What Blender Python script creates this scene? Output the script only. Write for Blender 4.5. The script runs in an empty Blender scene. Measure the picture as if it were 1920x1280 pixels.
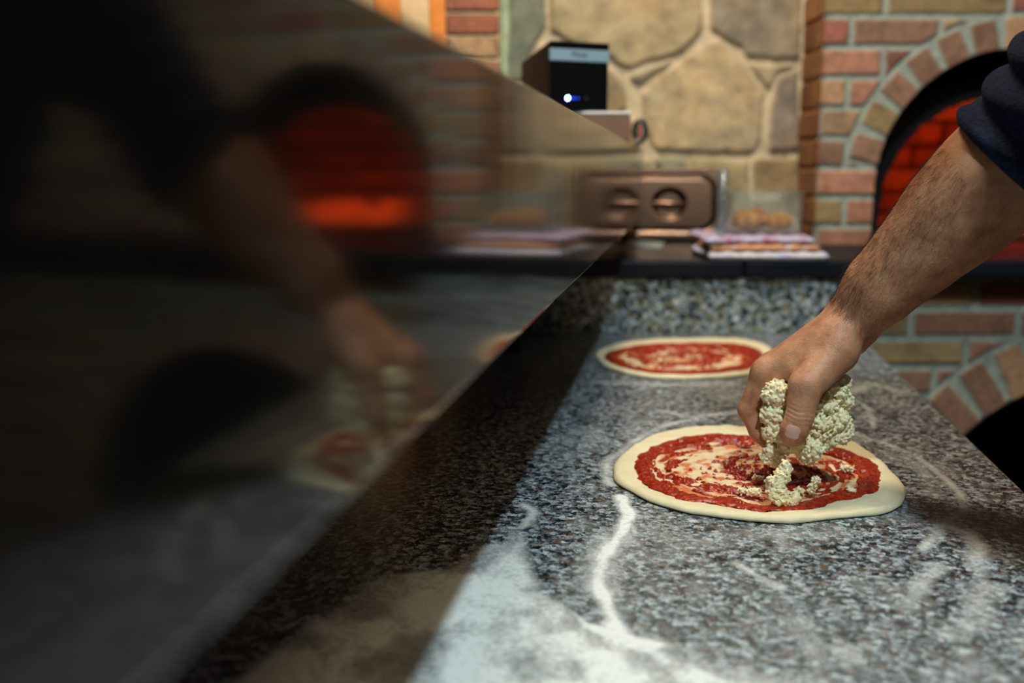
import bpy, bmesh, math, random
import numpy as np
from mathutils import Vector, Matrix
from mathutils.bvhtree import BVHTree

random.seed(7)
C = bpy.context.scene.collection
PI = math.pi

# ------------------------------------------------------------------ camera frame
F = 1866.67
CAMZ = 1.21
TH = math.atan(315 / F)
CT, ST = math.cos(TH), math.sin(TH)
AL = math.atan(330 / 1893.0)          # the counter runs away from the camera at this angle
CA, SA = math.cos(AL), math.sin(AL)
D0 = -0.10                            # the glossy front panel stands on the line s = D0
TOPZ = 0.90                           # counter top


def ray(x, y):
    u = x - 960.0; v = 640.0 - y
    return np.array([u, F * CT + v * ST, -F * ST + v * CT])


def P(x, y, Y):
    r = ray(x, y); p = r * (Y / r[1]); p[2] += CAMZ
    return p


def PZ(x, y, z=TOPZ):
    r = ray(x, y); p = r * ((z - CAMZ) / r[2]); p[2] += CAMZ
    return p


def sy(s, y):                          # counter coordinates -> world plan
    return (s * CA + y * SA, -s * SA + y * CA)


# ------------------------------------------------------------------ colour / materials
def lin(c):
    c = c / 255.0
    return c / 12.92 if c <= 0.04045 else ((c + 0.055) / 1.055) ** 2.4


def rgb(r, g, b):
    return (lin(r), lin(g), lin(b), 1.0)


def new_mat(name):
    m = bpy.data.materials.new(name); m.use_nodes = True
    nt = m.node_tree
    return m, nt, nt.nodes['Principled BSDF']


def N(nt, kind, **kw):
    n = nt.nodes.new(kind)
    for k, v in kw.items():
        if k in n.inputs: n.inputs[k].default_value = v
        else: setattr(n, k, v)
    return n


def ramp(nt, stops, interp='LINEAR'):
    n = nt.nodes.new('ShaderNodeValToRGB'); cr = n.color_ramp; cr.interpolation = interp
    while len(cr.elements) < len(stops): cr.elements.new(0.5)
    for e, (p, c) in zip(cr.elements, stops):
        e.position = p; e.color = c
    return n


def plain(name, col, rough=0.5, metal=0.0, bump=0.0, bscale=200.0, var=0.0, vscale=20.0, spec=None):
    m, nt, b = new_mat(name)
    b.inputs['Base Color'].default_value = col
    b.inputs['Roughness'].default_value = rough
    b.inputs['Metallic'].default_value = metal
    if spec is not None: b.inputs['Specular IOR Level'].default_value = spec
    tc = N(nt, 'ShaderNodeTexCoord')
    if var:
        n = N(nt, 'ShaderNodeTexNoise', Scale=vscale, Detail=5.0)
        nt.links.new(tc.outputs['Object'], n.inputs['Vector'])
        hi = tuple(min(1, c * (1 + var)) for c in col[:3]) + (1,)
        lo = tuple(c * (1 - var) for c in col[:3]) + (1,)
        r = ramp(nt, [(0.3, lo), (0.7, hi)])
        nt.links.new(n.outputs['Fac'], r.inputs['Fac'])
        nt.links.new(r.outputs['Color'], b.inputs['Base Color'])
    if bump:
        n = N(nt, 'ShaderNodeTexNoise', Scale=bscale, Detail=4.0)
        nt.links.new(tc.outputs['Object'], n.inputs['Vector'])
        bp = N(nt, 'ShaderNodeBump', Strength=bump, Distance=0.002)
        nt.links.new(n.outputs['Fac'], bp.inputs['Height'])
        nt.links.new(bp.outputs['Normal'], b.inputs['Normal'])
    return m


def colored(name, rough=0.85, bump=0.3, bscale=250.0, mottle=0.35, mscale=60.0, spec=0.3):
    """base colour from the mesh's own colour attribute, mottled by noise"""
    m, nt, b = new_mat(name)
    b.inputs['Roughness'].default_value = rough
    b.inputs['Specular IOR Level'].default_value = spec
    at = N(nt, 'ShaderNodeAttribute', attribute_name='Col')
    tc = N(nt, 'ShaderNodeTexCoord')
    n = N(nt, 'ShaderNodeTexNoise', Scale=mscale, Detail=6.0, Roughness=0.65)
    nt.links.new(tc.outputs['Object'], n.inputs['Vector'])
    r = ramp(nt, [(0.25, (1 - mottle,) * 3 + (1,)), (0.75, (1 + mottle * 0.6,) * 3 + (1,))])
    nt.links.new(n.outputs['Fac'], r.inputs['Fac'])
    mx = N(nt, 'ShaderNodeMix', data_type='RGBA', blend_type='MULTIPLY')
    mx.inputs[0].default_value = 1.0
    nt.links.new(at.outputs['Color'], mx.inputs[6]); nt.links.new(r.outputs['Color'], mx.inputs[7])
    nt.links.new(mx.outputs[2], b.inputs['Base Color'])
    n2 = N(nt, 'ShaderNodeTexNoise', Scale=bscale, Detail=4.0)
    nt.links.new(tc.outputs['Object'], n2.inputs['Vector'])
    bp = N(nt, 'ShaderNodeBump', Strength=bump, Distance=0.002)
    nt.links.new(n2.outputs['Fac'], bp.inputs['Height']); nt.links.new(bp.outputs['Normal'], b.inputs['Normal'])
    return m


def granite_mat(name='speckled_granite', q_=1.0, fleck=(128, 104, 92)):
    m, nt, b = new_mat(name)
    tc = N(nt, 'ShaderNodeTexCoord')
    sc_ = N(nt, 'ShaderNodeMapping'); sc_.inputs['Scale'].default_value = (q_, q_, q_)
    nt.links.new(tc.outputs['Object'], sc_.inputs['Vector']); src = sc_.outputs['Vector']
    wn = N(nt, 'ShaderNodeTexNoise', Scale=240.0, Detail=3.0); nt.links.new(src, wn.inputs['Vector'])
    wv = N(nt, 'ShaderNodeVectorMath', operation='SCALE'); wv.inputs[3].default_value = 0.011
    nt.links.new(wn.outputs['Color'], wv.inputs[0])
    ad = N(nt, 'ShaderNodeVectorMath', operation='ADD')
    nt.links.new(src, ad.inputs[0]); nt.links.new(wv.outputs[0], ad.inputs[1])

    def cells(scale):
        v = N(nt, 'ShaderNodeTexVoronoi', Scale=scale); nt.links.new(ad.outputs[0], v.inputs['Vector'])
        sp = N(nt, 'ShaderNodeSeparateColor'); nt.links.new(v.outputs['Color'], sp.inputs[0])
        return sp
    c1 = cells(210.0); c2 = cells(430.0)
    n = N(nt, 'ShaderNodeTexNoise', Scale=120.0, Detail=7.0, Roughness=0.72); nt.links.new(src, n.inputs['Vector'])

    def madd(sock, k, add):
        q = N(nt, 'ShaderNodeMath', operation='MULTIPLY_ADD'); q.inputs[1].default_value = k
        nt.links.new(sock, q.inputs[0])
        if isinstance(add, float): q.inputs[2].default_value = add
        else: nt.links.new(add, q.inputs[2])
        return q.outputs[0]
    val = madd(n.outputs['Fac'], 1.05, madd(c2.outputs[0], 0.20, madd(c1.outputs[0], 0.34, -0.295)))
    r = ramp(nt, [(0.34, rgb(10, 13, 17)), (0.43, rgb(34, 41, 46)), (0.51, rgb(86, 99, 106)),
                  (0.59, rgb(138, 151, 157)), (0.72, rgb(194, 202, 205))])
    nt.links.new(val, r.inputs['Fac'])
    gt = N(nt, 'ShaderNodeMapRange'); gt.inputs[1].default_value = 0.72; gt.inputs[2].default_value = 0.86; gt.inputs[4].default_value = 0.5
    nt.links.new(c1.outputs[1], gt.inputs[0])
    mx = N(nt, 'ShaderNodeMix', data_type='RGBA')
    nt.links.new(gt.outputs[0], mx.inputs[0]); nt.links.new(r.outputs['Color'], mx.inputs[6])
    mx.inputs[7].default_value = rgb(*fleck)
    nt.links.new(mx.outputs[2], b.inputs['Base Color'])
    b.inputs['Roughness'].default_value = 0.33
    b.inputs['Specular IOR Level'].default_value = 0.35
    return m


def panel_mat():
    m, nt, b = new_mat('dark_polished_panel')
    b.inputs['Base Color'].default_value = rgb(16, 15, 12)
    b.inputs['Roughness'].default_value = 0.035
    b.inputs['IOR'].default_value = 1.5
    tc = N(nt, 'ShaderNodeTexCoord')
    mp = N(nt, 'ShaderNodeMapping'); mp.inputs['Scale'].default_value = (6.0, 6.0, 1.2)
    nt.links.new(tc.outputs['Object'], mp.inputs['Vector'])
    n = N(nt, 'ShaderNodeTexNoise', Scale=4.0, Detail=2.0)
    nt.links.new(mp.outputs['Vector'], n.inputs['Vector'])
    bp = N(nt, 'ShaderNodeBump', Strength=0.05, Distance=0.002)
    nt.links.new(n.outputs['Fac'], bp.inputs['Height']); nt.links.new(bp.outputs['Normal'], b.inputs['Normal'])
    # wiped smears: patches a little less glossy
    n2 = N(nt, 'ShaderNodeTexNoise', Scale=9.0, Detail=5.0)
    nt.links.new(mp.outputs['Vector'], n2.inputs['Vector'])
    mr = N(nt, 'ShaderNodeMapRange'); mr.inputs[3].default_value = 0.065; mr.inputs[4].default_value = 0.115
    nt.links.new(n2.outputs['Fac'], mr.inputs[0]); nt.links.new(mr.outputs[0], b.inputs['Roughness'])
    return m


def glass_mat(name, tint=(0.94, 0.98, 0.97, 1), rough=0.04, body=0.05):
    """thin clear plastic: mostly see-through, glossy by the angle, with a trace of milkiness"""
    m, nt, b = new_mat(name)
    b.inputs['Base Color'].default_value = (0.8, 0.84, 0.84, 1)
    tr = N(nt, 'ShaderNodeBsdfTransparent'); tr.inputs[0].default_value = tint
    gl = N(nt, 'ShaderNodeBsdfGlossy'); gl.inputs['Roughness'].default_value = rough
    lw = N(nt, 'ShaderNodeLayerWeight'); pw = N(nt, 'ShaderNodeMath', operation='POWER'); pw.inputs[1].default_value = 4.0
    nt.links.new(lw.outputs['Facing'], pw.inputs[0])
    fr = N(nt, 'ShaderNodeMath', operation='MULTIPLY_ADD', use_clamp=True); fr.inputs[1].default_value = 0.7; fr.inputs[2].default_value = 0.04
    nt.links.new(pw.outputs[0], fr.inputs[0])
    mx = N(nt, 'ShaderNodeMixShader'); mx2 = N(nt, 'ShaderNodeMixShader'); mx2.inputs[0].default_value = body
    nt.links.new(fr.outputs[0], mx.inputs[0]); nt.links.new(tr.outputs[0], mx.inputs[1]); nt.links.new(gl.outputs[0], mx.inputs[2])
    nt.links.new(mx.outputs[0], mx2.inputs[1]); nt.links.new(b.outputs[0], mx2.inputs[2])
    nt.links.new(mx2.outputs[0], nt.nodes['Material Output'].inputs[0])
    return m


def emit_mat(name, col, strength):
    m, nt, b = new_mat(name)
    b.inputs['Base Color'].default_value = col
    b.inputs['Emission Color'].default_value = col
    b.inputs['Emission Strength'].default_value = strength
    return m


def skin_mat():
    m, nt, b = new_mat('skin')
    tc = N(nt, 'ShaderNodeTexCoord')
    n = N(nt, 'ShaderNodeTexNoise', Scale=55.0, Detail=6.0, Roughness=0.6)
    nt.links.new(tc.outputs['Object'], n.inputs['Vector'])
    r = ramp(nt, [(0.28, rgb(158, 98, 68)), (0.5, rgb(194, 134, 98)), (0.75, rgb(214, 160, 120))])
    nt.links.new(n.outputs['Fac'], r.inputs['Fac'])
    nt.links.new(r.outputs['Color'], b.inputs['Base Color'])
    b.inputs['Roughness'].default_value = 0.52
    b.inputs['Specular IOR Level'].default_value = 0.4
    b.inputs['Subsurface Weight'].default_value = 0.12
    b.inputs['Subsurface Radius'].default_value = (0.006, 0.0025, 0.0015)
    b.inputs['Subsurface Scale'].default_value = 0.5
    v = N(nt, 'ShaderNodeTexVoronoi', Scale=420.0, feature='DISTANCE_TO_EDGE')
    nt.links.new(tc.outputs['Object'], v.inputs['Vector'])
    n2 = N(nt, 'ShaderNodeTexNoise', Scale=260.0, Detail=4.0)
    nt.links.new(tc.outputs['Object'], n2.inputs['Vector'])
    ad = N(nt, 'ShaderNodeMath', operation='MULTIPLY_ADD'); ad.inputs[1].default_value = 0.7
    nt.links.new(v.outputs['Distance'], ad.inputs[0]); nt.links.new(n2.outputs['Fac'], ad.inputs[2])
    bp = N(nt, 'ShaderNodeBump', Strength=0.35, Distance=0.0012)
    nt.links.new(ad.outputs[0], bp.inputs['Height']); nt.links.new(bp.outputs['Normal'], b.inputs['Normal'])
    return m


def flour_mat():
    m, nt, b = new_mat('dusted_flour')
    b.inputs['Base Color'].default_value = rgb(236, 236, 230)
    b.inputs['Roughness'].default_value = 1.0
    b.inputs['Specular IOR Level'].default_value = 0.0
    at = N(nt, 'ShaderNodeAttribute', attribute_name='Dens')
    tc = N(nt, 'ShaderNodeTexCoord')
    n = N(nt, 'ShaderNodeTexNoise', Scale=210.0, Detail=6.0, Roughness=0.75)
    nt.links.new(tc.outputs['Object'], n.inputs['Vector'])
    # alpha = smooth(dens*1.6 + (noise-.5)*0.9 ...)
    k = N(nt, 'ShaderNodeMath', operation='MULTIPLY_ADD'); k.inputs[1].default_value = 2.0; k.inputs[2].default_value = -0.94
    nt.links.new(n.outputs['Fac'], k.inputs[0])
    k1 = N(nt, 'ShaderNodeMath', operation='MULTIPLY'); nt.links.new(k.outputs[0], k1.inputs[0])
    q = N(nt, 'ShaderNodeMath', operation='POWER'); q.inputs[1].default_value = 0.5
    nt.links.new(at.outputs['Fac'], q.inputs[0]); nt.links.new(q.outputs[0], k1.inputs[1])
    k2 = N(nt, 'ShaderNodeMath', operation='ADD', use_clamp=True)
    nt.links.new(k1.outputs[0], k2.inputs[0]); nt.links.new(at.outputs['Fac'], k2.inputs[1])
    nt.links.new(k2.outputs[0], b.inputs['Alpha'])
    return m


M = {}
M['granite'] = granite_mat()
M['granite_coarse'] = granite_mat('coarse_granite', 0.68, (150, 142, 92))
M['panel'] = panel_mat()
M['black_stone'] = plain('black_stone', rgb(20, 24, 30), 0.42, bump=0.05, bscale=60, spec=0.14)
M['dark'] = plain('dark_coated_metal', rgb(20, 20, 20), 0.5)
M['soot_shade'] = plain('soot_and_shade_black', rgb(14, 11, 10), 0.95, bump=0.6, bscale=40, var=0.4)  # soot in the oven throat, painted shade inside the log store
M['brick'] = colored('brickwork', 0.9, 0.5, 300, 0.38, 70)
M['stone'] = colored('flagstone', 0.85, 0.7, 70, 0.5, 18)
M['firebrick'] = colored('fire_brick', 0.95, 0.5, 120, 0.3, 30)
M['orange'] = plain('plain_orange', rgb(216, 128, 44), 0.7, var=0.18, vscale=30)
M['palestone'] = plain('pale_stone', rgb(206, 176, 132), 0.8, bump=0.4, bscale=80, var=0.15)
M['steel'] = plain('tinted_brushed_steel', rgb(108, 82, 66), 0.24, metal=1.0, bump=0.02, bscale=400)  # brown reflections of the room put into the steel's base colour
M['steel_bright'] = plain('polished_steel', rgb(210, 208, 204), 0.16, metal=1.0)
M['silver'] = plain('silver_plastic', rgb(130, 156, 172), 0.35)
M['black_gloss'] = plain('glossy_black_plastic', rgb(9, 10, 12), 0.18)
M['brown_gloss'] = plain('glossy_brown_black', rgb(26, 20, 17), 0.25)
M['carton'] = plain('beige_carton', rgb(120, 86, 68), 0.7, var=0.06)
M['white'] = plain('off_white', rgb(226, 226, 218), 0.6)
M['green_plastic'] = plain('dark_green_plastic', rgb(22, 44, 40), 0.4)
M['red_plastic'] = plain('red_plastic', rgb(150, 60, 56), 0.5)
M['glass'] = glass_mat('clear_plastic')
M['glass_edge'] = glass_mat('clear_tube', (0.80, 0.86, 0.88, 1), 0.04, 0.06)
M['skin'] = skin_mat()
M['nail'] = plain('finger_nail', rgb(206, 158, 136), 0.32, var=0.05, vscale=90)
M['sweater'] = plain('navy_fleece', rgb(35, 45, 66), 0.95, bump=0.8, bscale=520, var=0.35, vscale=240, spec=0.15)
M['trousers'] = plain('black_cloth', rgb(18, 18, 20), 0.9, bump=0.4, bscale=400)
M['hair'] = plain('dark_hair', rgb(36, 24, 16), 0.5)
M['dough'] = colored('raw_dough', 0.62, 0.35, 130, 0.05, 40, spec=0.35)
M['cheese'] = plain('fresh_cheese', rgb(255, 232, 188), 0.5, bump=0.35, bscale=450, var=0.07, vscale=90, spec=0.45)
M['cheese'].node_tree.nodes['Principled BSDF'].inputs['Subsurface Weight'].default_value = 0.4
M['cheese'].node_tree.nodes['Principled BSDF'].inputs['Subsurface Radius'].default_value = (0.009, 0.007, 0.003)
M['flour'] = flour_mat()
M['towel'] = colored('towel_cloth', 0.95, 0.5, 500, 0.1, 120, spec=0.1)
M['plaster'] = plain('dark_plaster', rgb(62, 52, 44), 0.9, bump=0.2, bscale=60, var=0.1)
M['floor'] = plain('brown_floor_tile', rgb(70, 56, 46), 0.5, var=0.2, vscale=6)
M['ceiling'] = plain('ceiling_paint', rgb(92, 80, 66), 0.9)
M['cabinet'] = plain('dark_cabinet', rgb(34, 30, 28), 0.6, var=0.1)
M['led'] = emit_mat('blue_led', (0.12, 0.22, 1.0, 1), 60.0)
M['led_dim'] = emit_mat('dim_blue_segment', (0.02, 0.06, 0.9, 1), 2.2)
M['ink'] = plain('dark_ink', rgb(40, 56, 74), 0.6)
M['bun'] = plain('glazed_pastry', rgb(230, 146, 40), 0.45, bump=0.5, bscale=120, var=0.35, vscale=45)
M['paper'] = plain('white_paper', rgb(200, 206, 200), 0.8)
M['ember'] = emit_mat('glowing_embers', (1.0, 0.10, 0.012, 1), 0.9)


def sauce_mat():
    m, nt, b = new_mat('crushed_tomato')
    tc = N(nt, 'ShaderNodeTexCoord')
    n = N(nt, 'ShaderNodeTexNoise', Scale=240.0, Detail=5.0)
    nt.links.new(tc.outputs['Object'], n.inputs['Vector'])
    r = ramp(nt, [(0.3, rgb(116, 20, 8)), (0.55, rgb(164, 40, 16)), (0.78, rgb(198, 92, 40))])
    nt.links.new(n.outputs['Fac'], r.inputs['Fac']); nt.links.new(r.outputs['Color'], b.inputs['Base Color'])
    b.inputs['Roughness'].default_value = 0.3
    bp = N(nt, 'ShaderNodeBump', Strength=0.5, Distance=0.0015)
    nt.links.new(n.outputs['Fac'], bp.inputs['Height']); nt.links.new(bp.outputs['Normal'], b.inputs['Normal'])
    return m


M['sauce'] = sauce_mat()


# ------------------------------------------------------------------ object helpers
def link(name, me, mat=None, parent=None, loc=None):
    o = bpy.data.objects.new(name, me); C.objects.link(o)
    if mat is not None and me is not None: me.materials.append(mat)
    if parent is not None: o.parent = parent
    if loc is not None: o.location = loc
    return o


def tag(o, label=None, cat=None, group=None, kind=None):
    if label: o['label'] = label
    if cat: o['category'] = cat
    if group: o['group'] = group
    if kind: o['kind'] = kind
    return o


def thing(name, label, cat, loc=(0, 0, 0), rz=0.0, group=None):
    o = bpy.data.objects.new(name, None); C.objects.link(o)
    o.location = loc; o.rotation_euler = (0, 0, rz); o.empty_display_size = 0.05
    return tag(o, label, cat, group)


def from_bm(name, bm, mat, parent=None, smooth=False, loc=None):
    bmesh.ops.recalc_face_normals(bm, faces=bm.faces)
    me = bpy.data.meshes.new(name); bm.to_mesh(me); bm.free()
    if smooth:
        for p in me.polygons: p.use_smooth = True
    return link(name, me, mat, parent, loc)


def np_mesh(name, verts, faces, mat, parent=None, smooth=True, col=None, attr=None):
    me = bpy.data.meshes.new(name)
    verts = np.asarray(verts, dtype=np.float32); faces = np.asarray(faces, dtype=np.int32)
    k = faces.shape[1]
    me.vertices.add(len(verts)); me.vertices.foreach_set('co', verts.ravel())
    me.loops.add(faces.size); me.loops.foreach_set('vertex_index', faces.ravel())
    me.polygons.add(len(faces))
    me.polygons.foreach_set('loop_start', np.arange(0, faces.size, k, dtype=np.int32))
    me.polygons.foreach_set('loop_total', np.full(len(faces), k, dtype=np.int32))
    me.update(calc_edges=True)
    if smooth: me.polygons.foreach_set('use_smooth', np.ones(len(faces), dtype=bool))
    if col is not None:
        a = me.color_attributes.new('Col', 'FLOAT_COLOR', 'POINT')
        c4 = np.ones((len(verts), 4), dtype=np.float32); c4[:, :3] = col
        a.data.foreach_set('color', c4.ravel())
    if attr is not None:
        a = me.attributes.new('Dens', 'FLOAT', 'POINT'); a.data.foreach_set('value', np.asarray(attr, dtype=np.float32))
    me.validate()
    return link(name, me, mat, parent)


def bm_box(bm, lo, hi, bev=0.0, seg=2, rot=None):
    r = bmesh.ops.create_cube(bm, size=1.0)
    vs = r['verts']
    c = [(a + b) / 2 for a, b in zip(lo, hi)]; d = [b - a for a, b in zip(lo, hi)]
    bmesh.ops.scale(bm, vec=d, verts=vs)
    if rot is not None: bmesh.ops.rotate(bm, cent=(0, 0, 0), matrix=rot, verts=vs)
    bmesh.ops.translate(bm, vec=c, verts=vs)
    if bev:
        es = list({e for v in vs for e in v.link_edges})
        bmesh.ops.bevel(bm, geom=es, offset=bev, segments=seg, affect='EDGES', profile=0.5)


def box(name, lo, hi, mat, parent=None, bev=0.0, seg=2):
    bm = bmesh.new(); bm_box(bm, lo, hi, bev, seg)
    return from_bm(name, bm, mat, parent, smooth=False)


def prism(name, pts, z0, z1, mat, parent=None, bev=0.0):
    bm = bmesh.new()
    a = [bm.verts.new((x, y, z0)) for x, y in pts]; b = [bm.verts.new((x, y, z1)) for x, y in pts]
    bm.faces.new(a[::-1]); bm.faces.new(b)
    n = len(pts)
    for i in range(n): bm.faces.new((a[i], a[(i + 1) % n], b[(i + 1) % n], b[i]))
    if bev:
        bmesh.ops.bevel(bm, geom=list(bm.edges), offset=bev, segments=3, affect='EDGES', profile=0.5)
    return from_bm(name, bm, mat, parent)


def lathe(bm, prof, n=32, c=(0, 0, 0)):
    rings = []
    for r, z in prof:
        rings.append([bm.verts.new((c[0] + r * math.cos(2 * PI * i / n), c[1] + r * math.sin(2 * PI * i / n), c[2] + z)) for i in range(n)] if r > 1e-6
                     else [bm.verts.new((c[0], c[1], c[2] + z))])
    for a, b in zip(rings, rings[1:]):
        for i in range(n):
            j = (i + 1) % n
            if len(a) == 1 and len(b) == 1: continue
            if len(a) == 1: bm.faces.new((a[0], b[i], b[j]))
            elif len(b) == 1: bm.faces.new((a[i], a[j], b[0]))
            else: bm.faces.new((a[i], a[j], b[j], b[i]))


# ------------------------------------------------------------------ numpy noise
_rs = np.random.RandomState(3)
_tab = _rs.rand(64, 64, 64).astype(np.float32)


def vnoise(x, y, z=0.0):
    x, y, z = np.broadcast_arrays(np.asarray(x, dtype=np.float64), y, z)
    xi = np.floor(x).astype(int); yi = np.floor(y).astype(int); zi = np.floor(z).astype(int)
    fx = x - xi; fy = y - yi; fz = z - zi
    fx = fx * fx * (3 - 2 * fx); fy = fy * fy * (3 - 2 * fy); fz = fz * fz * (3 - 2 * fz)
    def T(a, b, c): return _tab[(xi + a) & 63, (yi + b) & 63, (zi + c) & 63]
    c00 = T(0, 0, 0) * (1 - fx) + T(1, 0, 0) * fx; c10 = T(0, 1, 0) * (1 - fx) + T(1, 1, 0) * fx
    c01 = T(0, 0, 1) * (1 - fx) + T(1, 0, 1) * fx; c11 = T(0, 1, 1) * (1 - fx) + T(1, 1, 1) * fx
    return (c00 * (1 - fy) + c10 * fy) * (1 - fz) + (c01 * (1 - fy) + c11 * fy) * fz


def fbm(x, y, z=0.0, o=4):
    s = 0; a = 0.5; t = 0
    for i in range(o):
        s = s + a * vnoise(x * 2 ** i + 17.3 * i, y * 2 ** i + 5.1 * i, np.asarray(z) * 2 ** i); t += a; a *= 0.5
    return s / t


def smooth(a, b, x):
    t = np.clip((x - a) / (b - a), 0, 1); return t * t * (3 - 2 * t)


# ------------------------------------------------------------------ signed distance shapes + surface nets
class Field:
    rs = 1.0

    def __init__(self, xs, ys, zs):
        self.ax = [np.asarray(a, dtype=np.float32) for a in (xs, ys, zs)]
        self.v = np.full([len(a) for a in self.ax], 0.05, dtype=np.float32)

    def window(self, lo, hi):
        sl = []
        for a, l, h in zip(self.ax, lo, hi):
            i0 = max(0, np.searchsorted(a, l) - 1); i1 = min(len(a), np.searchsorted(a, h) + 1)
            if i1 <= i0: return None
            sl.append(slice(i0, i1))
        return tuple(sl)

    def coords(self, sl):
        return (self.ax[0][sl[0]][:, None, None], self.ax[1][sl[1]][None, :, None], self.ax[2][sl[2]][None, None, :])

    def apply(self, fn, lo, hi, k):
        sl = self.window([l - k - 0.012 for l in lo], [h + k + 0.012 for h in hi])
        if sl is None: return
        d = fn(*self.coords(sl)).astype(np.float32)
        self.v[sl] = smin(self.v[sl], d, k)

    def cone(self, a, b, ra, rb, k=0.006):
        ra *= self.rs; rb *= self.rs
        a = np.asarray(a, float); b = np.asarray(b, float); r = max(ra, rb)
        self.apply(lambda X, Y, Z: cone_d(X, Y, Z, a, b, ra, rb), np.minimum(a, b) - r, np.maximum(a, b) + r, k)

    def ell(self, c, r, k=0.006, R=None):
        c = np.asarray(c, float); r = np.asarray(r, float); m = r.max()
        self.apply(lambda X, Y, Z: ell_d(X, Y, Z, c, r, R), c - m, c + m, k)


def smin(a, b, k):
    if k <= 0: return np.minimum(a, b)
    h = np.clip(0.5 + 0.5 * (b - a) / k, 0, 1)
    return b * (1 - h) + a * h - k * h * (1 - h)


def cone_d(X, Y, Z, a, b, ra, rb):
    ab = b - a; L2 = max(ab @ ab, 1e-12)
    px, py, pz = X - a[0], Y - a[1], Z - a[2]
    t = np.clip((px * ab[0] + py * ab[1] + pz * ab[2]) / L2, 0, 1)
    return np.sqrt((px - t * ab[0]) ** 2 + (py - t * ab[1]) ** 2 + (pz - t * ab[2]) ** 2) - (ra + (rb - ra) * t)


def ell_d(X, Y, Z, c, r, R=None):
    px, py, pz = X - c[0], Y - c[1], Z - c[2]
    if R is not None:
        px, py, pz = (R[0][0] * px + R[1][0] * py + R[2][0] * pz, R[0][1] * px + R[1][1] * py + R[2][1] * pz,
                      R[0][2] * px + R[1][2] * py + R[2][2] * pz)
    k0 = np.sqrt((px / r[0]) ** 2 + (py / r[1]) ** 2 + (pz / r[2]) ** 2)
    k1 = np.sqrt((px / r[0] ** 2) ** 2 + (py / r[1] ** 2) ** 2 + (pz / r[2] ** 2) ** 2)
    return k0 * (k0 - 1) / np.maximum(k1, 1e-6)


def nets(fld):
    v = fld.v; xs, ys, zs = fld.ax
    s = v < 0
    nx, ny, nz = v.shape
    cnt = np.zeros((nx - 1, ny - 1, nz - 1), dtype=np.int8)
    offs = [(i, j, k) for i in (0, 1) for j in (0, 1) for k in (0, 1)]
    for i, j, k in offs: cnt += s[i:nx - 1 + i, j:ny - 1 + j, k:nz - 1 + k]
    act = (cnt > 0) & (cnt < 8)
    I, J, K = np.nonzero(act)
    idx = np.full(act.shape, -1, dtype=np.int32); idx[I, J, K] = np.arange(len(I))
    acc = np.zeros((len(I), 3)); num = np.zeros(len(I))
    for o in offs:
        for ax in range(3):
            if o[ax]: continue
            q = list(o); q[ax] = 1
            va = v[I + o[0], J + o[1], K + o[2]]; vb = v[I + q[0], J + q[1], K + q[2]]
            m = (va < 0) != (vb < 0)
            t = np.where(m, va / np.where(m, va - vb, 1), 0)
            pa = np.stack([xs[I + o[0]], ys[J + o[1]], zs[K + o[2]]], 1); pb = np.stack([xs[I + q[0]], ys[J + q[1]], zs[K + q[2]]], 1)
            acc += np.where(m[:, None], pa + (pb - pa) * t[:, None], 0); num += m
    verts = acc / num[:, None]
    faces = []
    for ax in range(3):
        a = s; b = np.roll(s, -1, ax)
        ch = a != b
        sl = [slice(1, -1)] * 3; sl[ax] = slice(0, -1)
        mask = np.zeros_like(ch); mask[tuple(sl)] = ch[tuple(sl)]
        i, j, k = np.nonzero(mask)
        o1, o2 = (ax + 1) % 3, (ax + 2) % 3
        def cell(d1, d2):
            c = [i.copy(), j.copy(), k.copy()]; c[o1] -= d1; c[o2] -= d2
            return idx[c[0], c[1], c[2]]
        q = np.stack([cell(1, 1), cell(0, 1), cell(0, 0), cell(1, 0)], 1)
        fl = ~s[i, j, k]
        q[fl] = q[fl][:, ::-1]
        faces.append(q)
    faces = np.concatenate(faces); faces = faces[(faces >= 0).all(1)]
    return verts, faces


def largest_piece(v, f):
    """keep only the biggest connected shell"""
    lab = np.arange(len(v))
    for _ in range(400):
        m = lab[f].min(1)
        new = lab.copy()
        for c in range(f.shape[1]): np.minimum.at(new, f[:, c], m)
        new = new[new]
        if (new == lab).all(): break
        lab = new
    r, n = np.unique(lab[f[:, 0]], return_counts=True)
    keep = lab[f[:, 0]] == r[n.argmax()]
    f = f[keep]; used = np.unique(f); mp = np.full(len(v), -1); mp[used] = np.arange(len(used))
    return v[used], mp[f]


def relax(v, f, n=1, a=0.5):
    for _ in range(n):
        s = np.zeros_like(v); c = np.zeros(len(v))
        for i in range(4):
            np.add.at(s, f[:, i], v[f[:, (i + 1) % 4]] + v[f[:, (i + 3) % 4]]); np.add.at(c, f[:, i], 2)
        v = v + a * (s / np.maximum(c, 1)[:, None] - v)
    return v


# ================================================================== THE ROOM
FZ = 0.0
RX0, RX1, RY0, RY1, RZ = -1.9, 2.2, -1.6, 3.3, 3.0


def struct(o): return tag(o, kind='structure')


struct(box('floor', (RX0, RY0, -0.05), (RX1, RY1, 0.0), M['floor']))
struct(box('ceiling', (RX0, RY0, RZ), (RX1, RY1, RZ + 0.05), M['ceiling']))
struct(box('wall_left', (RX0 - 0.1, RY0, 0), (RX0, RY1, RZ), M['plaster']))
struct(box('wall_right', (RX1, RY0, 0), (RX1 + 0.1, RY1, RZ), M['plaster']))
struct(box('wall_front', (RX0, RY0 - 0.1, 0), (RX1, RY0, RZ), M['plaster']))


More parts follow.
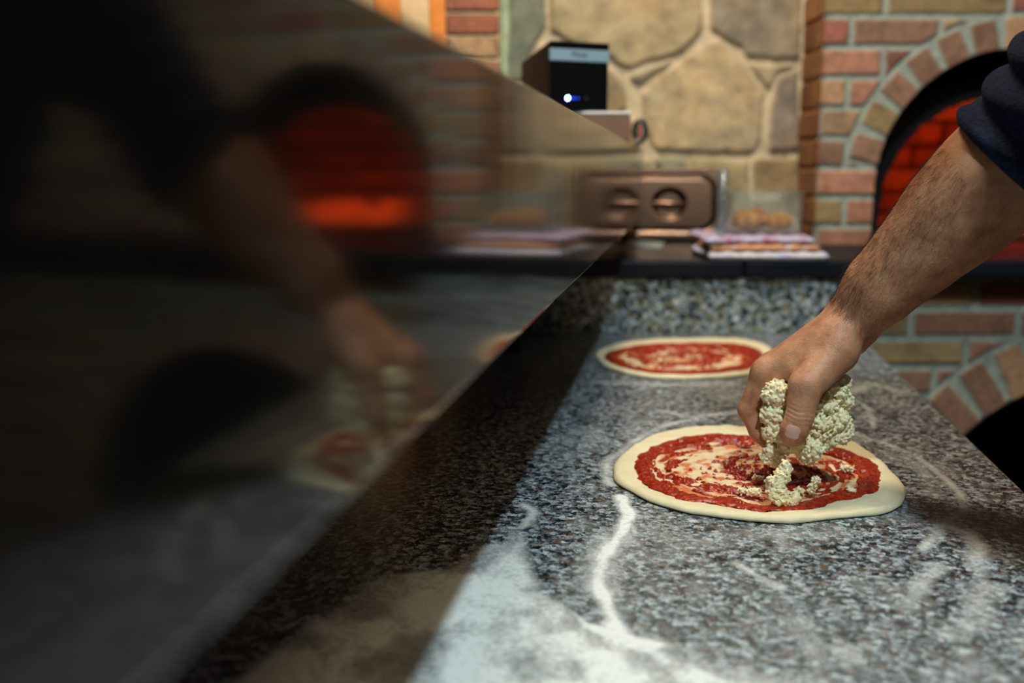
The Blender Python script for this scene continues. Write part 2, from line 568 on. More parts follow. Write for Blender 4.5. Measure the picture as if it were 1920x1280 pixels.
# ------------------------------------------------------------------ relief faces (bricks / stones)
def relief(name, u0, u1, w0, w1, step, fn, place, mat, parent=None, flip=False):
    """grid over (u,w); fn(U,W) -> height, colour(3), keep mask; place(u,w,h) -> xyz"""
    us = np.linspace(u0, u1, max(2, int(round((u1 - u0) / step)) + 1)); ws = np.linspace(w0, w1, max(2, int(round((w1 - w0) / step)) + 1))
    U, W = np.meshgrid(us, ws, indexing='ij')
    h, col, keep, U, W = fn(U, W)
    nu, nw = U.shape
    xyz = place(U, W, h)
    v = np.stack(xyz, -1).reshape(-1, 3)
    id_ = np.arange(nu * nw).reshape(nu, nw)
    q = np.stack([id_[:-1, :-1], id_[1:, :-1], id_[1:, 1:], id_[:-1, 1:]], -1)
    kq = keep[:-1, :-1] & keep[1:, :-1] & keep[1:, 1:] & keep[:-1, 1:]
    f = q[kq]
    if flip: f = f[:, ::-1]
    used = np.unique(f); mp = np.full(nu * nw, -1); mp[used] = np.arange(len(used))
    return np_mesh(name, v[used], mp[f], mat, parent, True, np.stack(col, -1).reshape(-1, 3)[used])


BR = np.array([rgb(160, 110, 88)[:3], rgb(168, 130, 98)[:3], rgb(148, 92, 78)[:3], rgb(164, 132, 102)[:3],
               rgb(146, 110, 90)[:3], rgb(172, 120, 98)[:3], rgb(156, 130, 92)[:3]])
MORT = np.array(rgb(152, 160, 148)[:3])


def hash01(i, j):
    v = np.sin(np.asarray(i) * 127.1 + np.asarray(j) * 311.7 + 3.3) * 43758.5453
    return v - np.floor(v)


def arch_brick(Xc, Zc, R0, R1, a0, da, zline, course, joints, floorz, jointgap=0.0055, default_len=0.185, mort=MORT, palette=BR, red=0):
    """returns fn(U=X, W=Z) for a brick face with a segmental ring of radial bricks"""
    def fn(U, W):
        wob = 0.0022 * (fbm(U * 40, W * 40) - 0.5)
        x = U + wob; z = W + 0.0022 * (fbm(U * 40 + 9, W * 40 + 4) - 0.5)
        k = np.floor((z - zline) / course)
        fz = (z - zline) - k * course
        ez = np.minimum(fz, course - fz) - jointgap
        # stretcher joints
        left = np.zeros_like(x) - 9.0; right = np.zeros_like(x) + 9.0
        for kk in np.unique(k):
            m = k == kk
            js = joints.get(int(kk))
            if js is None: js = []
            js = sorted(js)
            ext = []
            st = (js[0] if js else (0.0 + (0.09 if int(kk) % 2 else 0)))
            xx = st
            while xx > U.min() - 0.3: xx -= default_len; ext.append(xx)
            xx = js[-1] if js else st
            if not js: ext.append(st)
            while xx < U.max() + 0.3: xx += default_len; ext.append(xx)
            allj = np.array(sorted(set(js + ext)))
            p = np.searchsorted(allj, x[m])
            p = np.clip(p, 1, len(allj) - 1)
            left[m] = allj[p - 1]; right[m] = allj[p]
        ex = np.minimum(x - left, right - x) - jointgap
        e = np.minimum(ex, ez)
        bid = hash01(np.round(left * 100), k)
        bid2 = hash01(k * 3 + 1, np.round(left * 100))
        keep = np.ones_like(x, bool)
        if Xc is not None:
            dx, dz = U - Xc, W - Zc
            r = np.hypot(dx, dz); ang = np.degrees(np.arctan2(dz, -dx))
            above = (ang > a0) & (ang < 180 - a0)
            inring = above & (r < R1 + 0.006)
            m_ = np.floor((ang - a0) / da); ca = a0 + (m_ + 0.5) * da
            t = np.radians(ang - ca)
            tang = np.abs(r * np.sin(t)); rad = r * np.cos(t)
            hw = R0 * math.radians(da) / 2 - 0.0045
            er = np.minimum(np.minimum(hw - tang, R1 - 0.004 - rad), rad - R0 + 0.02)
            e = np.where(inring, er, np.where(above, np.minimum(e, r - R1 - 0.006), e))
            bid = np.where(inring, hash01(m_, 7.7), bid); bid2 = np.where(inring, hash01(m_ + 5, 1.2), bid2)
            hole = np.where(W > Zc, r < R0, np.abs(dx) < R0) & (W > floorz - 0.5)
            keep = ~hole
            # the bricks around the hole end exactly on it: pull near vertices onto the rim
        t_ = smooth(-0.0015, 0.0045, e)
        h = -0.007 + 0.007 * t_ + 0.0016 * (fbm(U * 90, W * 90) - 0.5) + 0.003 * (bid2 - 0.5) * t_
        pi = np.floor(bid * len(palette)).astype(int) % len(palette)
        bc = palette[pi] * (0.8 + 0.45 * bid2)[..., None]
        blot = smooth(0.52, 0.7, fbm(U * 22 + bid * 50, W * 30, o=3))[..., None]
        bc = bc * (1 - 0.35 * blot) + np.array(rgb(96, 70, 56)[:3]) * 0.35 * blot
        mc = mort * (0.85 + 0.3 * fbm(U * 60, W * 60))[..., None]
        col = bc * t_[..., None] + mc * (1 - t_[..., None])
        return h, (col[..., 0], col[..., 1], col[..., 2]), keep, U, W
    return fn


YB = 2.335                      # brick oven front
YS = 2.50                       # flagstone wall
LEDGE = CAMZ - 0.165            # ledge top
xz = lambda x, y, Y: (P(x, y, Y)[0], P(x, y, Y)[2])

OX, OZ = xz(1893, 352, YB); OR = 254 * YB / F * 0.99
OR1 = 312 * YB / F * 0.99
zl = xz(1570, 424, YB)[1]; crs = (xz(1570, 30, YB)[1] - zl) / 7
bx = lambda x, y: xz(x, y, YB)[0]
joints = {-1: [bx(1528, 440)], 0: [bx(1583, 400), bx(1660, 400)], 1: [bx(1528, 340), bx(1700, 340)], 2: [bx(1587, 290)],
          3: [bx(1535, 230)], 4: [bx(1590, 170)], 5: [bx(1657, 115)], 6: [bx(1597, 60), bx(1764, 60)], 7: [bx(1662, 10), bx(1894, 10)],
          8: [bx(1600, 0), bx(1750, 0)], 9: [bx(1660, 0)], 10: [bx(1590, 0)], 11: [bx(1640, 0)]}
PX = bx(1536, 250)              # left corner of the pier
oven = thing('brick_oven', 'brick oven front with rounded arch and red glow inside', 'oven', (0, 0, 0))
fnU = arch_brick(OX, OZ, OR, OR1, 8.75, 12.3, zl, crs, joints, LEDGE)


def rim(fn, Xc, Zc, R0):
    """snap the vertices next to the opening onto its rim so that the arch is a clean curve"""
    def g(U, W):
        h, col, keep, U, W = fn(U, W)
        dx, dz = U - Xc, W - Zc; r = np.hypot(dx, dz)
        st = abs(U[1, 0] - U[0, 0])
        up = W > Zc
        m = up & (np.abs(r - R0) < st * 0.75)
        s = np.where(m, R0 / np.maximum(r, 1e-6), 1)
        U2 = Xc + dx * s; W2 = Zc + dz * s
        m2 = (~up) & (np.abs(np.abs(dx) - R0) < st * 0.55)
        U2 = np.where(m2, Xc + np.sign(dx) * R0, U2)
        keep = keep | m | m2
        return h, col, keep, U2, W2
    return g


relief('brick_front', PX, 2.197, LEDGE + 0.001, CAMZ + 0.62, 0.003, rim(fnU, OX, OZ, OR), lambda u, w, h: (u, YB - h, w), M['brick'], oven)
# left face of the pier, back to the flagstones
ORB = np.array([rgb(150, 100, 66)[:3], rgb(158, 112, 72)[:3], rgb(140, 90, 62)[:3]])  # orange-brown of the warm side light put into the brick colours
fnS = arch_brick(None, 0, 0, 0, 0, 1, zl, crs, {}, 0, palette=ORB, mort=np.array(rgb(150, 108, 74)[:3]), jointgap=0.002, default_len=0.4)
relief('pier_side', YB, YS + 0.02, LEDGE + 0.001, CAMZ + 0.62, 0.004, fnS, lambda u, w, h: (PX - h, u, w), M['brick'], oven, flip=True)


def barrel(name, Xc, Zc, R, y0, y1, floorz, mat, parent, n=48, wob=0.0, dome=False, col=None, m=24, R2=None):
    """the inside of an arched opening: jambs and vault as one sheet"""
    R2 = R if R2 is None else R2
    vs, fs, cs = [], [], []
    for j in range(m + 1):
        t = j / m; y = y0 + (y1 - y0) * t
        rr = R + (R2 - R) * t
        if dome: rr = R * math.sqrt(max(0.0, 1 - (0.94 * t) ** 2.6))
        row = [(Xc - rr, floorz)] + [(Xc - rr * math.cos(PI * i / n), Zc + rr * math.sin(PI * i / n)) for i in range(n + 1)] + [(Xc + rr, floorz)]
        for x, z in row:
            vs.append((x, y, z))
    k = n + 3
    for j in range(m):
        for i in range(k - 1):
            fs.append((j * k + i, j * k + i + 1, (j + 1) * k + i + 1, (j + 1) * k + i))
    v = np.array(vs)
    v += wob * (np.stack([fbm(v[:, 0] * 30, v[:, 1] * 30, v[:, 2] * 30 + q * 9) for q in range(3)], 1) - 0.5)
    c = None
    if col == 'brick':
        ang = np.arctan2(v[:, 2] - Zc, Xc - v[:, 0])
        c = np.tile(np.array(rgb(150, 84, 60)[:3]), (len(v), 1))
    return np_mesh(name, v, fs, mat, parent, True, c)


# sooty throat of the arch, then the brick chamber behind it
barrel('throat', OX, OZ, OR, YB - 0.004, YB + 0.16, LEDGE + 0.005, M['soot_shade'], oven, wob=0.006)
# the throat's inner wall: sheet with a lower arch cut from it, so that the chamber shows below a dark lintel


def chamber_ring():
    st = 0.006
    def fn(U, W):
        dx, dz = U - (OX + 0.03), W - (OZ - 0.06)
        r = np.hypot(dx, dz)
        wobble = 0.012 * (fbm(U * 18, W * 18) - 0.5)
        hole = np.where(dz > 0, r < OR * 0.86 + wobble, np.abs(dx) < OR * 0.86 + wobble)
        r2 = np.hypot(U - OX, W - OZ)
        out = np.where(W > OZ, r2 < OR + 0.02, np.abs(U - OX) < OR + 0.02)
        col = np.tile(np.array(rgb(40, 22, 16)[:3]), U.shape + (1,))
        return 0 * U + 0.012 * fbm(U * 30, W * 30), (col[..., 0], col[..., 1], col[..., 2]), (~hole) & out, U, W
    return relief('inner_arch', OX - OR - 0.02, OX + OR + 0.02, LEDGE, OZ + OR + 0.02, st, fn, lambda u, w, h: (u, YB + 0.155 - h, w), M['soot_shade'], oven)


chamber_ring()
FB = np.array([rgb(170, 92, 66)[:3], rgb(150, 78, 56)[:3], rgb(184, 110, 80)[:3]])
# chamber: box of brick with rounded back
fnC = arch_brick(None, 0, 0, 0, 0, 1, zl, 0.068, {}, 0, palette=FB, mort=np.array(rgb(60, 40, 32)[:3]), default_len=0.2)


def chamber_place(u, w, h):
    # u: along the curved back wall (0..1 scaled), w: height; the wall leans in to a dome
    a = PI * (u - (OX - 0.9)) / 1.8
    t = np.clip((w - LEDGE) / 0.52, 0, 1)
    R = 0.62 * np.sqrt(np.maximum(1 - 0.985 * t ** 2.4, 0.0)) - h
    return (OX + 0.02 - R * np.cos(a) * 0.86, YB + 0.16 + R * np.sin(a), w + 0 * u)


relief('chamber', OX - 0.9, OX + 0.9, LEDGE, LEDGE + 0.52, 0.012, fnC, chamber_place, M['firebrick'], oven)
box('oven_floor', (OX - 0.62, YB + 0.10, LEDGE - 0.03), (OX + 0.62, YB + 0.83, LEDGE + 0.004), M['firebrick'], oven)
_of = oven.children[-1].data.color_attributes.new('Col', 'FLOAT_COLOR', 'POINT')
for d in _of.data: d.color = (*rgb(150, 98, 78)[:3], 1)
# ember bed, far right inside the oven
bm = bmesh.new()
for i in range(34):
    x = OX + 0.06 + random.random() * 0.34; y = YB + 0.34 + random.random() * 0.24
    r = bmesh.ops.create_icosphere(bm, subdivisions=2, radius=0.02 + 0.025 * random.random())
    for v in r['verts']:
        n_ = 1 + 0.3 * math.sin(v.co.x * 170 + i) * math.cos(v.co.y * 150 + v.co.z * 90)
        v.co = v.co * n_; v.co.z *= 0.7
    zmin = min(v.co.z for v in r['verts'])
    bmesh.ops.translate(bm, vec=(x, y, LEDGE + 0.0055 - zmin + (0.03 * random.random() if i % 2 else 0)), verts=r['verts'])
tag(from_bm('ember_bed', bm, M['ember'], None, True), 'heap of glowing red embers inside the oven, behind the arm', 'embers', kind='stuff')

# ------------------------------------------------------------------ lower brickwork and log-store arch
YL = 1.985
LX, LZ = xz(2050, 1060, YL); LR = 390 * YL / F * 0.985; LR1 = 494 * YL / F * 0.985
zl2 = xz(1750, 634, YL)[1]; c2 = (xz(1750, 579, YL)[1] - zl2)
bl = lambda x, y: xz(x, y, YL)[0]
j2 = {1: [bl(1832, 550)], 0: [bl(1710, 606)], -1: [bl(1600, 660), bl(1812, 660)]}
store = thing('brick_log_store', 'brick base under the dark ledge with a black arched opening', 'oven base', (0, 0, 0))
fnL = arch_brick(LX, LZ, LR, LR1, 6.1, 9.0, zl2, c2, j2, 0.0, default_len=0.215, jointgap=0.006)
relief('brick_base', 0.70, 2.197, 0.0, LEDGE - 0.034, 0.0035, rim(fnL, LX, LZ, LR), lambda u, w, h: (u, YL - h, w), M['brick'], store)
barrel('log_vault', LX, LZ, LR, YL - 0.004, YL + 0.57, 0.0, M['soot_shade'], store, wob=0.004)  # black inside: shade of the deep recess put into the colour
box('log_store_back', (LX - LR - 0.05, YL + 0.56, 0.0), (LX + LR + 0.05, YL + 0.59, LEDGE - 0.04), M['soot_shade'], store)

# ------------------------------------------------------------------ flagstone wall
STONES = [
    ([(948, -330), (1022, -330), (1024, 50), (1000, 92), (985, 150), (955, 160)], (108, 124, 104)),
    ([(1030, -140), (1310, -140), (1314, 58), (1300, 76), (1278, 96), (1215, 114), (1182, 128), (1160, 122), (1130, 98), (1080, 84), (1034, 58)], (182, 156, 104)),
    ([(1030, -330), (1310, -330), (1312, -150), (1030, -150)], (150, 130, 96)),
    ([(1328, -160), (1500, -160), (1500, 112), (1445, 113), (1397, 103), (1387, 85), (1352, 70), (1330, 58)], (146, 130, 106)),
    ([(1325, -330), (1500, -330), (1500, -170), (1325, -170)], (160, 136, 100)),
    ([(1335, 76), (1354, 78), (1386, 114), (1400, 132), (1430, 178), (1424, 262), (1412, 284), (1226, 284), (1208, 250), (1202, 178), (1236, 140), (1284, 112)], (190, 166, 122)),
    ([(1458, 143), (1496, 132), (1498, 284), (1440, 284), (1446, 203)], (140, 120, 104)),
    ([(1402, 119), (1498, 124), (1456, 138), (1440, 168), (1420, 145)], (176, 148, 108)),
    ([(1110, 128), (1146, 130), (1168, 158), (1174, 205), (1150, 218), (1110, 218)], (164, 138, 92)),
    ([(1180, 142), (1250, 114), (1264, 112), (1225, 138), (1198, 160), (1186, 156)], (150, 136, 104)),
    ([(1222, 298), (1282, 298), (1288, 318), (1250, 326), (1226, 312)], (150, 150, 116)),
    ([(1293, 298), (1402, 298), (1406, 470), (1293, 470)], (176, 150, 92)),
    ([(1412, 298), (1498, 298), (1498, 470), (1412, 470)], (164, 128, 76)),
    ([(1204, 302), (1216, 302), (1244, 328), (1284, 330), (1284, 470), (1204, 470)], (124, 130, 100)),
    ([(955, 170), (1100, 150), (1102, 226), (1190, 226), (1192, 292), (955, 292)], (168, 140, 96)),
    ([(955, 302), (1194, 302), (1194, 470), (955, 470)], (150, 124, 84)),
]


def stone_fn(U, W):
    wx = U + 0.012 * (fbm(U * 16, W * 16) - 0.5); wz = W + 0.012 * (fbm(U * 16 + 31, W * 16 + 7) - 0.5)
    best = np.full(U.shape, -1.0); col = np.zeros(U.shape + (3,)); col[:] = rgb(200, 180, 148)[:3]
    green = smooth(0.02, -0.02, U - P(960, 100, YS)[0])[..., None]
    col = col * (1 - green) + np.array(rgb(160, 178, 148)[:3]) * green
    hh = np.zeros(U.shape)
    LT = 1.05
    for si, (poly, c) in enumerate(STONES):
        pts = [xz(x, y, YS) for x, y in poly]
        d = np.full(U.shape, 9.0); ins = np.zeros(U.shape, bool)
        for (x0, z0), (x1, z1) in zip(pts, pts[1:] + pts[:1]):
            ex, ez = x1 - x0, z1 - z0
            t = np.clip(((wx - x0) * ex + (wz - z0) * ez) / (ex * ex + ez * ez), 0, 1)
            d = np.minimum(d, np.hypot(wx - x0 - t * ex, wz - z0 - t * ez))
            cr = ((z0 > wz) != (z1 > wz)) & (wx < (x1 - x0) * (wz - z0) / (z1 - z0 + 1e-12) + x0)
            ins ^= cr
        sd = np.where(ins, d, -d)
        k = smooth(-0.003, 0.006, sd)
        cc = np.array(rgb(*c)[:3]) * LT * 0.58 + 0.42 * np.mean(rgb(*c)[:3]) * np.array([1.16, 1.0, 0.80])
        warm = smooth(0.45, 0.75, fbm(U * 7 + si * 3, W * 11, o=4))[..., None]
        cc = cc * (1 - 0.5 * warm) + np.array(rgb(184, 150, 102)[:3]) * 0.5 * warm * np.mean(cc) / 0.28
        col = col * (1 - k[..., None]) + cc * k[..., None]
        hh = np.maximum(hh, k * (0.012 + 0.006 * fbm(U * 14 + si, W * 14) + 0.004 * hash01(si, 2)))
    hh = hh + 0.005 * fbm(U * 40, W * 40)
    return hh, (col[..., 0], col[..., 1], col[..., 2]), np.ones(U.shape, bool), U, W


sw = relief('wall_back', P(940, 100, YS)[0], PX + 0.02, LEDGE, CAMZ + 0.75, 0.004, stone_fn, lambda u, w, h: (u, YS - h + 0.006, w), M['stone'])
struct(sw)
struct(box('wall_rear', (RX0, 3.3, 0), (RX1, 3.4, RZ), M['plaster']))
struct(box('wall_recess', (RX0, YS, 0), (bx(640, 20) - 0.001, YS + 0.10, RZ), M['plaster']))
struct(box('wall_above', (bx(640, 20), YS + 0.02, CAMZ + 0.70), (PX - 0.001, YS + 0.12, RZ), M['plaster']))
struct(box('wall_chimney', (PX, YB + 0.008, CAMZ + 0.622), (RX1, YB + 0.12, RZ), M['plaster']))

# left pier: three brick courses, orange-coloured strips and a pale stone upright
zq0 = xz(880, 112, YB)[1]; zq = xz(880, 68, YB)[1] - zq0
fnP = arch_brick(None, 0, 0, 0, 0, 1, zq0, zq, {k: [bx(835, 50) - 0.002, bx(938, 50)] for k in range(-20, 14)}, 0, jointgap=0.0035,
                 palette=np.array([rgb(150, 92, 72)[:3], rgb(172, 138, 102)[:3], rgb(164, 118, 96)[:3]]), mort=np.array(rgb(38, 26, 22)[:3]), default_len=0.3)
pier = thing('brick_pier', 'brick pier left of the flagstone wall with orange uprights', 'pier', (0, 0, 0))
relief('brick_courses', bx(835, 50), bx(937, 50), LEDGE + 0.001, CAMZ + 0.62, 0.003, fnP, lambda u, w, h: (u, YB - h, w), M['brick'], pier)
box('orange_strip', (bx(806, 50), YB - 0.006, LEDGE + 0.0003), (bx(835, 50), YB + 0.2, CAMZ + 0.62), M['orange'], pier, 0.004)
box('stone_upright', (bx(750, 30), YB - 0.004, LEDGE + 0.0003), (bx(806, 50), YB + 0.2, CAMZ + 0.62), M['palestone'], pier, 0.005)
box('orange_strip', (bx(700, 20), YB - 0.006, LEDGE + 0.0003), (bx(750, 30), YB + 0.2, CAMZ + 0.62), M['orange'], pier, 0.004)
box('pier_core', (bx(640, 20), YB + 0.006, LEDGE + 0.0003), (bx(937, 50), YS + 0.02, CAMZ + 0.62), M['palestone'], pier)

# ------------------------------------------------------------------ ledge
YF = 1.915
zt = LEDGE
xs_ = P(1397, 500, YF)[0]
tag(prism('stone_ledge', [(-1.5, YF), (xs_ - 0.0005, YF), (xs_ - 0.0005, 2.498), (-1.5, 2.498)], zt - 0.0335, zt, M['black_stone'], None, 0.006),
    'black stone ledge slab in front of the flagstone wall', 'ledge')
tag(prism('stone_ledge', [(xs_ + 0.0005, YF - 0.004), (2.195, YF - 0.004), (2.195, YB + 0.09), (xs_ + 0.0005, YB + 0.09)], zt - 0.0335, zt + 0.0005, M['black_stone'], None, 0.007),
    'black stone ledge slab in front of the arched brick oven', 'ledge')
tag(box('ledge_support', (-1.5, 1.99, 0.0), (0.69, 2.495, zt - 0.034), M['plaster']), 'plastered base under the black ledge behind the granite upstand', 'base')

# ------------------------------------------------------------------ counter
S0, S1 = -0.62, 0.337
YC = 1.93
YW = 1.9625
yr = lambda s: (YW + s * SA) / CA      # y' where the back edge of the worktop is met
pts = [sy(S0, -0.75), sy(S1, -0.75), sy(S1, yr(S1)), sy(S0, yr(S0))]
counter = thing('granite_counter', 'long speckled granite counter dusted with flour', 'counter', (0, 0, 0))
prism('worktop', pts, TOPZ - 0.035, TOPZ, M['granite'], counter, 0.003)
pts2 = [sy(S0 + 0.02, -0.72), sy(S1 - 0.05, -0.72), sy(S1 - 0.05, yr(S1) - 0.012), sy(S0 + 0.02, yr(S0) - 0.02)]
prism('base_cabinet', pts2, 0.0, TOPZ - 0.0355, M['cabinet'], counter)
tag(prism('granite_upstand', [(-0.235, YC + 0.001), (sy(S1, yr(S1))[0] + 0.012, YC + 0.001), (sy(S1, yr(S1))[0] + 0.012, YC + 0.031), (-0.235, YC + 0.031)], TOPZ + 0.0003, zt - 0.0340, M['granite_coarse'], None, 0.002),
    'speckled granite upstand between the counter and the black ledge', 'upstand')

# ------------------------------------------------------------------ display case with glossy front panel
ZP0, ZP1 = CAMZ - 0.0990, CAMZ + 0.0545
case = thing('display_case', 'long dark case with a mirror glossy front panel above the counter', 'case', (0, 0, 0))
Y0c, Y1c = -0.25, None
ycf = (2.315 + D0 * SA) / CA
bm = bmesh.new()
bm_box(bm, (0, 0, 0), (1, 1, 1))
bm.free()


def case_box(name, s0, s1, y0, y1, z0, z1, mat, bev=0.0):
    far = (lambda s: min(y1, (2.312 + s * SA) / CA))
    return prism(name, [sy(s0, y0), sy(s1, y0), sy(s1, far(s1)), sy(s0, far(s0))], z0, z1, mat, case, bev)


case_box('front_panel', D0 - 0.006, D0, Y0c, ycf, ZP0, ZP1, M['panel'], 0.0022)
case_box('case_body', D0 - 0.40, D0 - 0.0065, Y0c + 0.005, ycf - 0.005, ZP0 + 0.012, ZP1 - 0.012, M['dark'], 0.003)
case_box('case_top', D0 - 0.40, D0 - 0.0065, Y0c, ycf, ZP1 - 0.0115, ZP1 - 0.002, M['dark'], 0.002)
for s_, y_ in ((-0.44, -0.1), (-0.44, 1.6), (-0.2, -0.15), (-0.3, 1.72)):
    case_box('support_post', s_ - 0.015, s_ + 0.015, y_ - 0.015, y_ + 0.015, TOPZ, ZP0 + 0.012, M['dark'])

# end bracket with dark slots on the far end of the panel
ex, ey = sy(D0 + 0.001, ycf - 0.05)

# ------------------------------------------------------------------ carton, device and clip on top of the case
ZT = ZP1 - 0.002
YD = 1.80
cx1 = P(1182, 230, YD)[0]
zc = P(1130, 209, YD)[2]
carton = thing('carton', 'beige carton with a white top edge under the black device', 'box', (cx1 - 0.16, YD, ZT))
box('carton_body', (0.0, 0.0, 0.0), (0.16, 0.16, zc - ZT - 0.005), M['carton'], carton, 0.002)
box('carton_lid', (-0.001, -0.001, zc - ZT - 0.0048), (0.161, 0.161, zc - ZT), M['white'], carton, 0.0015)

dz0, dz1 = zc, P(1090, 83, YD + 0.02)[2]
wdev = (P(1140, 140, YD + 0.02)[0] - P(1029, 140, YD + 0.02)[0])
H = dz1 - dz0
RZD = math.radians(22)
dev = thing('timer_device', 'black box device with silver top band and blue light, on the carton', 'device', (P(1140, 140, YD + 0.02)[0], YD + 0.018, dz0 + 0.0003), RZD)
w_ = wdev / math.cos(RZD) * 1.0; dp = 0.13
bm = bmesh.new()
# body with the upper edge slanting down to the rear
prof = [(0, 0), (dp, 0), (dp, H * 0.80), (0.004, H), (0, H)]
a = [bm.verts.new((-w_, y, z)) for y, z in prof]; b = [bm.verts.new((0, y, z)) for y, z in prof]
bm.faces.new(a); bm.faces.new(b[::-1])
for i in range(5): bm.faces.new((a[i], b[i], b[(i + 1) % 5], a[(i + 1) % 5]))
bmesh.ops.bevel(bm, geom=list(bm.edges), offset=0.0018, segments=2, affect='EDGES')
from_bm('device_body', bm, M['brown_gloss'], dev)
face = box('front_face', (-w_ + 0.001, -0.0022, 0.001), (-0.001, 0.0005, H * 0.715), M['black_gloss'], dev, 0.0008)
band = box('silver_band', (-w_ - 0.0006, -0.003, H * 0.722), (0.0006, 0.002, H * 0.895), M['silver'], dev, 0.001)
box('dark_rim', (-w_, -0.003, H * 0.90), (0, 0.003, H * 1.003), M['black_gloss'], dev, 0.001)


def disc(name, c, r, mat, parent, t=0.0015, n=20):
    bm = bmesh.new()
    bmesh.ops.create_cone(bm, cap_ends=True, segments=n, radius1=r, radius2=r * 0.9, depth=t)
    bmesh.ops.rotate(bm, cent=(0, 0, 0), matrix=Matrix.Rotation(PI / 2, 3, 'X'), verts=bm.verts)
    bmesh.ops.translate(bm, vec=c, verts=bm.verts)
    return from_bm(name, bm, mat, parent)


fx = lambda px: -w_ * (1140 - px) / 111.0
fz_ = lambda py: H * (208 - py) / 123.0
tag(disc('power_light', (fx(1062), -0.0030, fz_(185)), 0.0034, M['led'], face), 'glowing blue light')
for px_, r_ in ((1073, 0.0019), (1081, 0.0013)):
    disc('display_segment', (fx(px_), -0.0030, fz_(185)), r_, M['led_dim'], face)
disc('dial', (fx(1097), -0.0035, fz_(185)), 0.0042, M['dark'], face, 0.003)
cu = bpy.data.curves.new('lettering', 'FONT'); cu.body = 'POLAR'; cu.size = 0.0098; cu.extrude = 0.0003; cu.align_x = 'CENTER'; cu.align_y = 'CENTER'
tmp = bpy.data.objects.new('lettering_tmp', cu); C.objects.link(tmp)
bpy.context.view_layer.update()
me = bpy.data.meshes.new_from_object(tmp.evaluated_get(bpy.context.evaluated_depsgraph_get()))
bpy.data.objects.remove(tmp)
me.materials.clear()
lt = link('lettering', me, M['ink'], band, (fx(1083), -0.0034, H * 0.82)); lt.rotation_euler = (PI / 2, math.radians(4), 0)

# dark green clip beside the carton
yk = 1.98
kx, kz = xz(1200, 246, yk)
clip = thing('clip', 'small dark green clip with a red bar beside the beige carton', 'clip', (kx, yk, kz))
bm = bmesh.new()
n = 22
ring = []
for i in range(n):
    t = i / (n - 1); a_ = -PI * 0.5 + t * PI * 1.75
    ring.append((0.0115 * math.cos(a_), 0.021 * math.sin(a_) + 0.0))
for i in range(n - 1):
    (x0, z0), (x1, z1) = ring[i], ring[i + 1]
    bm_box(bm, (min(x0, x1) - 0.003, -0.006, min(z0, z1) - 0.0024), (max(x0, x1) + 0.003, 0.006, max(z0, z1) + 0.0024))
bmesh.ops.remove_doubles(bm, verts=bm.verts, dist=1e-5)
bm.free()
v = []; f = []
for i, (x, z) in enumerate(ring):
    t = i / (n - 1); a_ = -PI * 0.5 + t * PI * 1.75
    nx_, nz_ = math.cos(a_), math.sin(a_)
    for (du, dy) in ((-0.0052, -0.006), (0.0040, -0.006), (0.0040, 0.006), (-0.0052, 0.006)):
        v.append((x + nx_ * du, dy, z + nz_ * du))
for i in range(n - 1):
    for k in range(4): f.append((i * 4 + k, i * 4 + (k + 1) % 4, i * 4 + 4 + (k + 1) % 4, i * 4 + 4 + k))
f.append((0, 1, 2, 3)); f.append(((n - 1) * 4 + 3, (n - 1) * 4 + 2, (n - 1) * 4 + 1, (n - 1) * 4))
np_mesh('clip_jaw', v, f, M['green_plastic'], clip, False)
box('clip_bar', (-0.0040, -0.0065, -0.014), (0.0026, 0.004, 0.013), M['red_plastic'], clip, 0.001)
box('clip_foot', (-0.006, -0.006, ZT - kz), (0.0, 0.006, -0.019), M['green_plastic'], clip)

# ------------------------------------------------------------------ steel pan lid leaning on the flagstones
yl = 2.415
lidc = P(1255, 384, yl)
LW, LH = 0.250, 0.170
lidt = math.radians(9)
lid = thing('pan_lid', 'steel pan lid with a round recessed handle leaning on the flagstone wall', 'lid', (lidc[0], yl, LEDGE + 0.0005), -0.10)


def lid_h(x, z):
    """relief of the lid, x across, z up from the middle"""
    def rr(hw, hh, rad):
        qx = np.abs(x) - hw + rad; qz = np.abs(z) - hh + rad
        return np.hypot(np.maximum(qx, 0), np.maximum(qz, 0)) + np.minimum(np.maximum(qx, qz), 0) - rad
    d = rr(LW / 2 - 0.019, LH / 2 - 0.022, 0.036)
    h = 0.007 * smooth(0.004, -0.006, d)                    # raised field inside the rim
    h -= 0.003 * np.exp(-((d - 0.001) / 0.004) ** 2)        # groove round it
    cup = np.sqrt((x / 0.042) ** 2 + (z / 0.039) ** 2)
    h = h - 0.017 * smooth(1.0, 0.72, cup)
    return h


nx_, nz_ = 150, 100
xs = np.linspace(-LW / 2, LW / 2, nx_); zs = np.linspace(-LH / 2, LH / 2, nz_)
X_, Z_ = np.meshgrid(xs, zs, indexing='ij')
hh = lid_h(X_, Z_)
# corners flare a little: the edge line is slightly hollow along the top
zc_ = Z_ + 0.006 * (np.abs(X_) / (LW / 2)) ** 2.5 * np.sign(Z_) * (np.abs(Z_) / (LH / 2)) ** 3
rad = 0.032
cx_ = np.maximum(np.abs(X_) - (LW / 2 - rad), 0); cz_ = np.maximum(np.abs(Z_) - (LH / 2 - rad), 0)
rr_ = np.hypot(cx_, cz_)
sc_ = np.where(rr_ > 0, np.minimum(1, np.maximum(cx_, cz_) / np.maximum(rr_, 1e-9)), 1)
Xr = np.sign(X_) * (np.minimum(np.abs(X_), LW / 2 - rad) + cx_ * sc_)
Zr = np.sign(zc_) * (np.minimum(np.abs(zc_), LH / 2 - rad) + np.maximum(np.abs(zc_) - (LH / 2 - rad), 0) * sc_)


def lean(x, y, z):                      # y: outwards (towards the camera is negative)
    return x, z * math.sin(lidt) + y * math.cos(lidt), (z * math.cos(lidt) - y * math.sin(lidt)) + (LH / 2 + 0.006) * math.cos(lidt) + 0.003


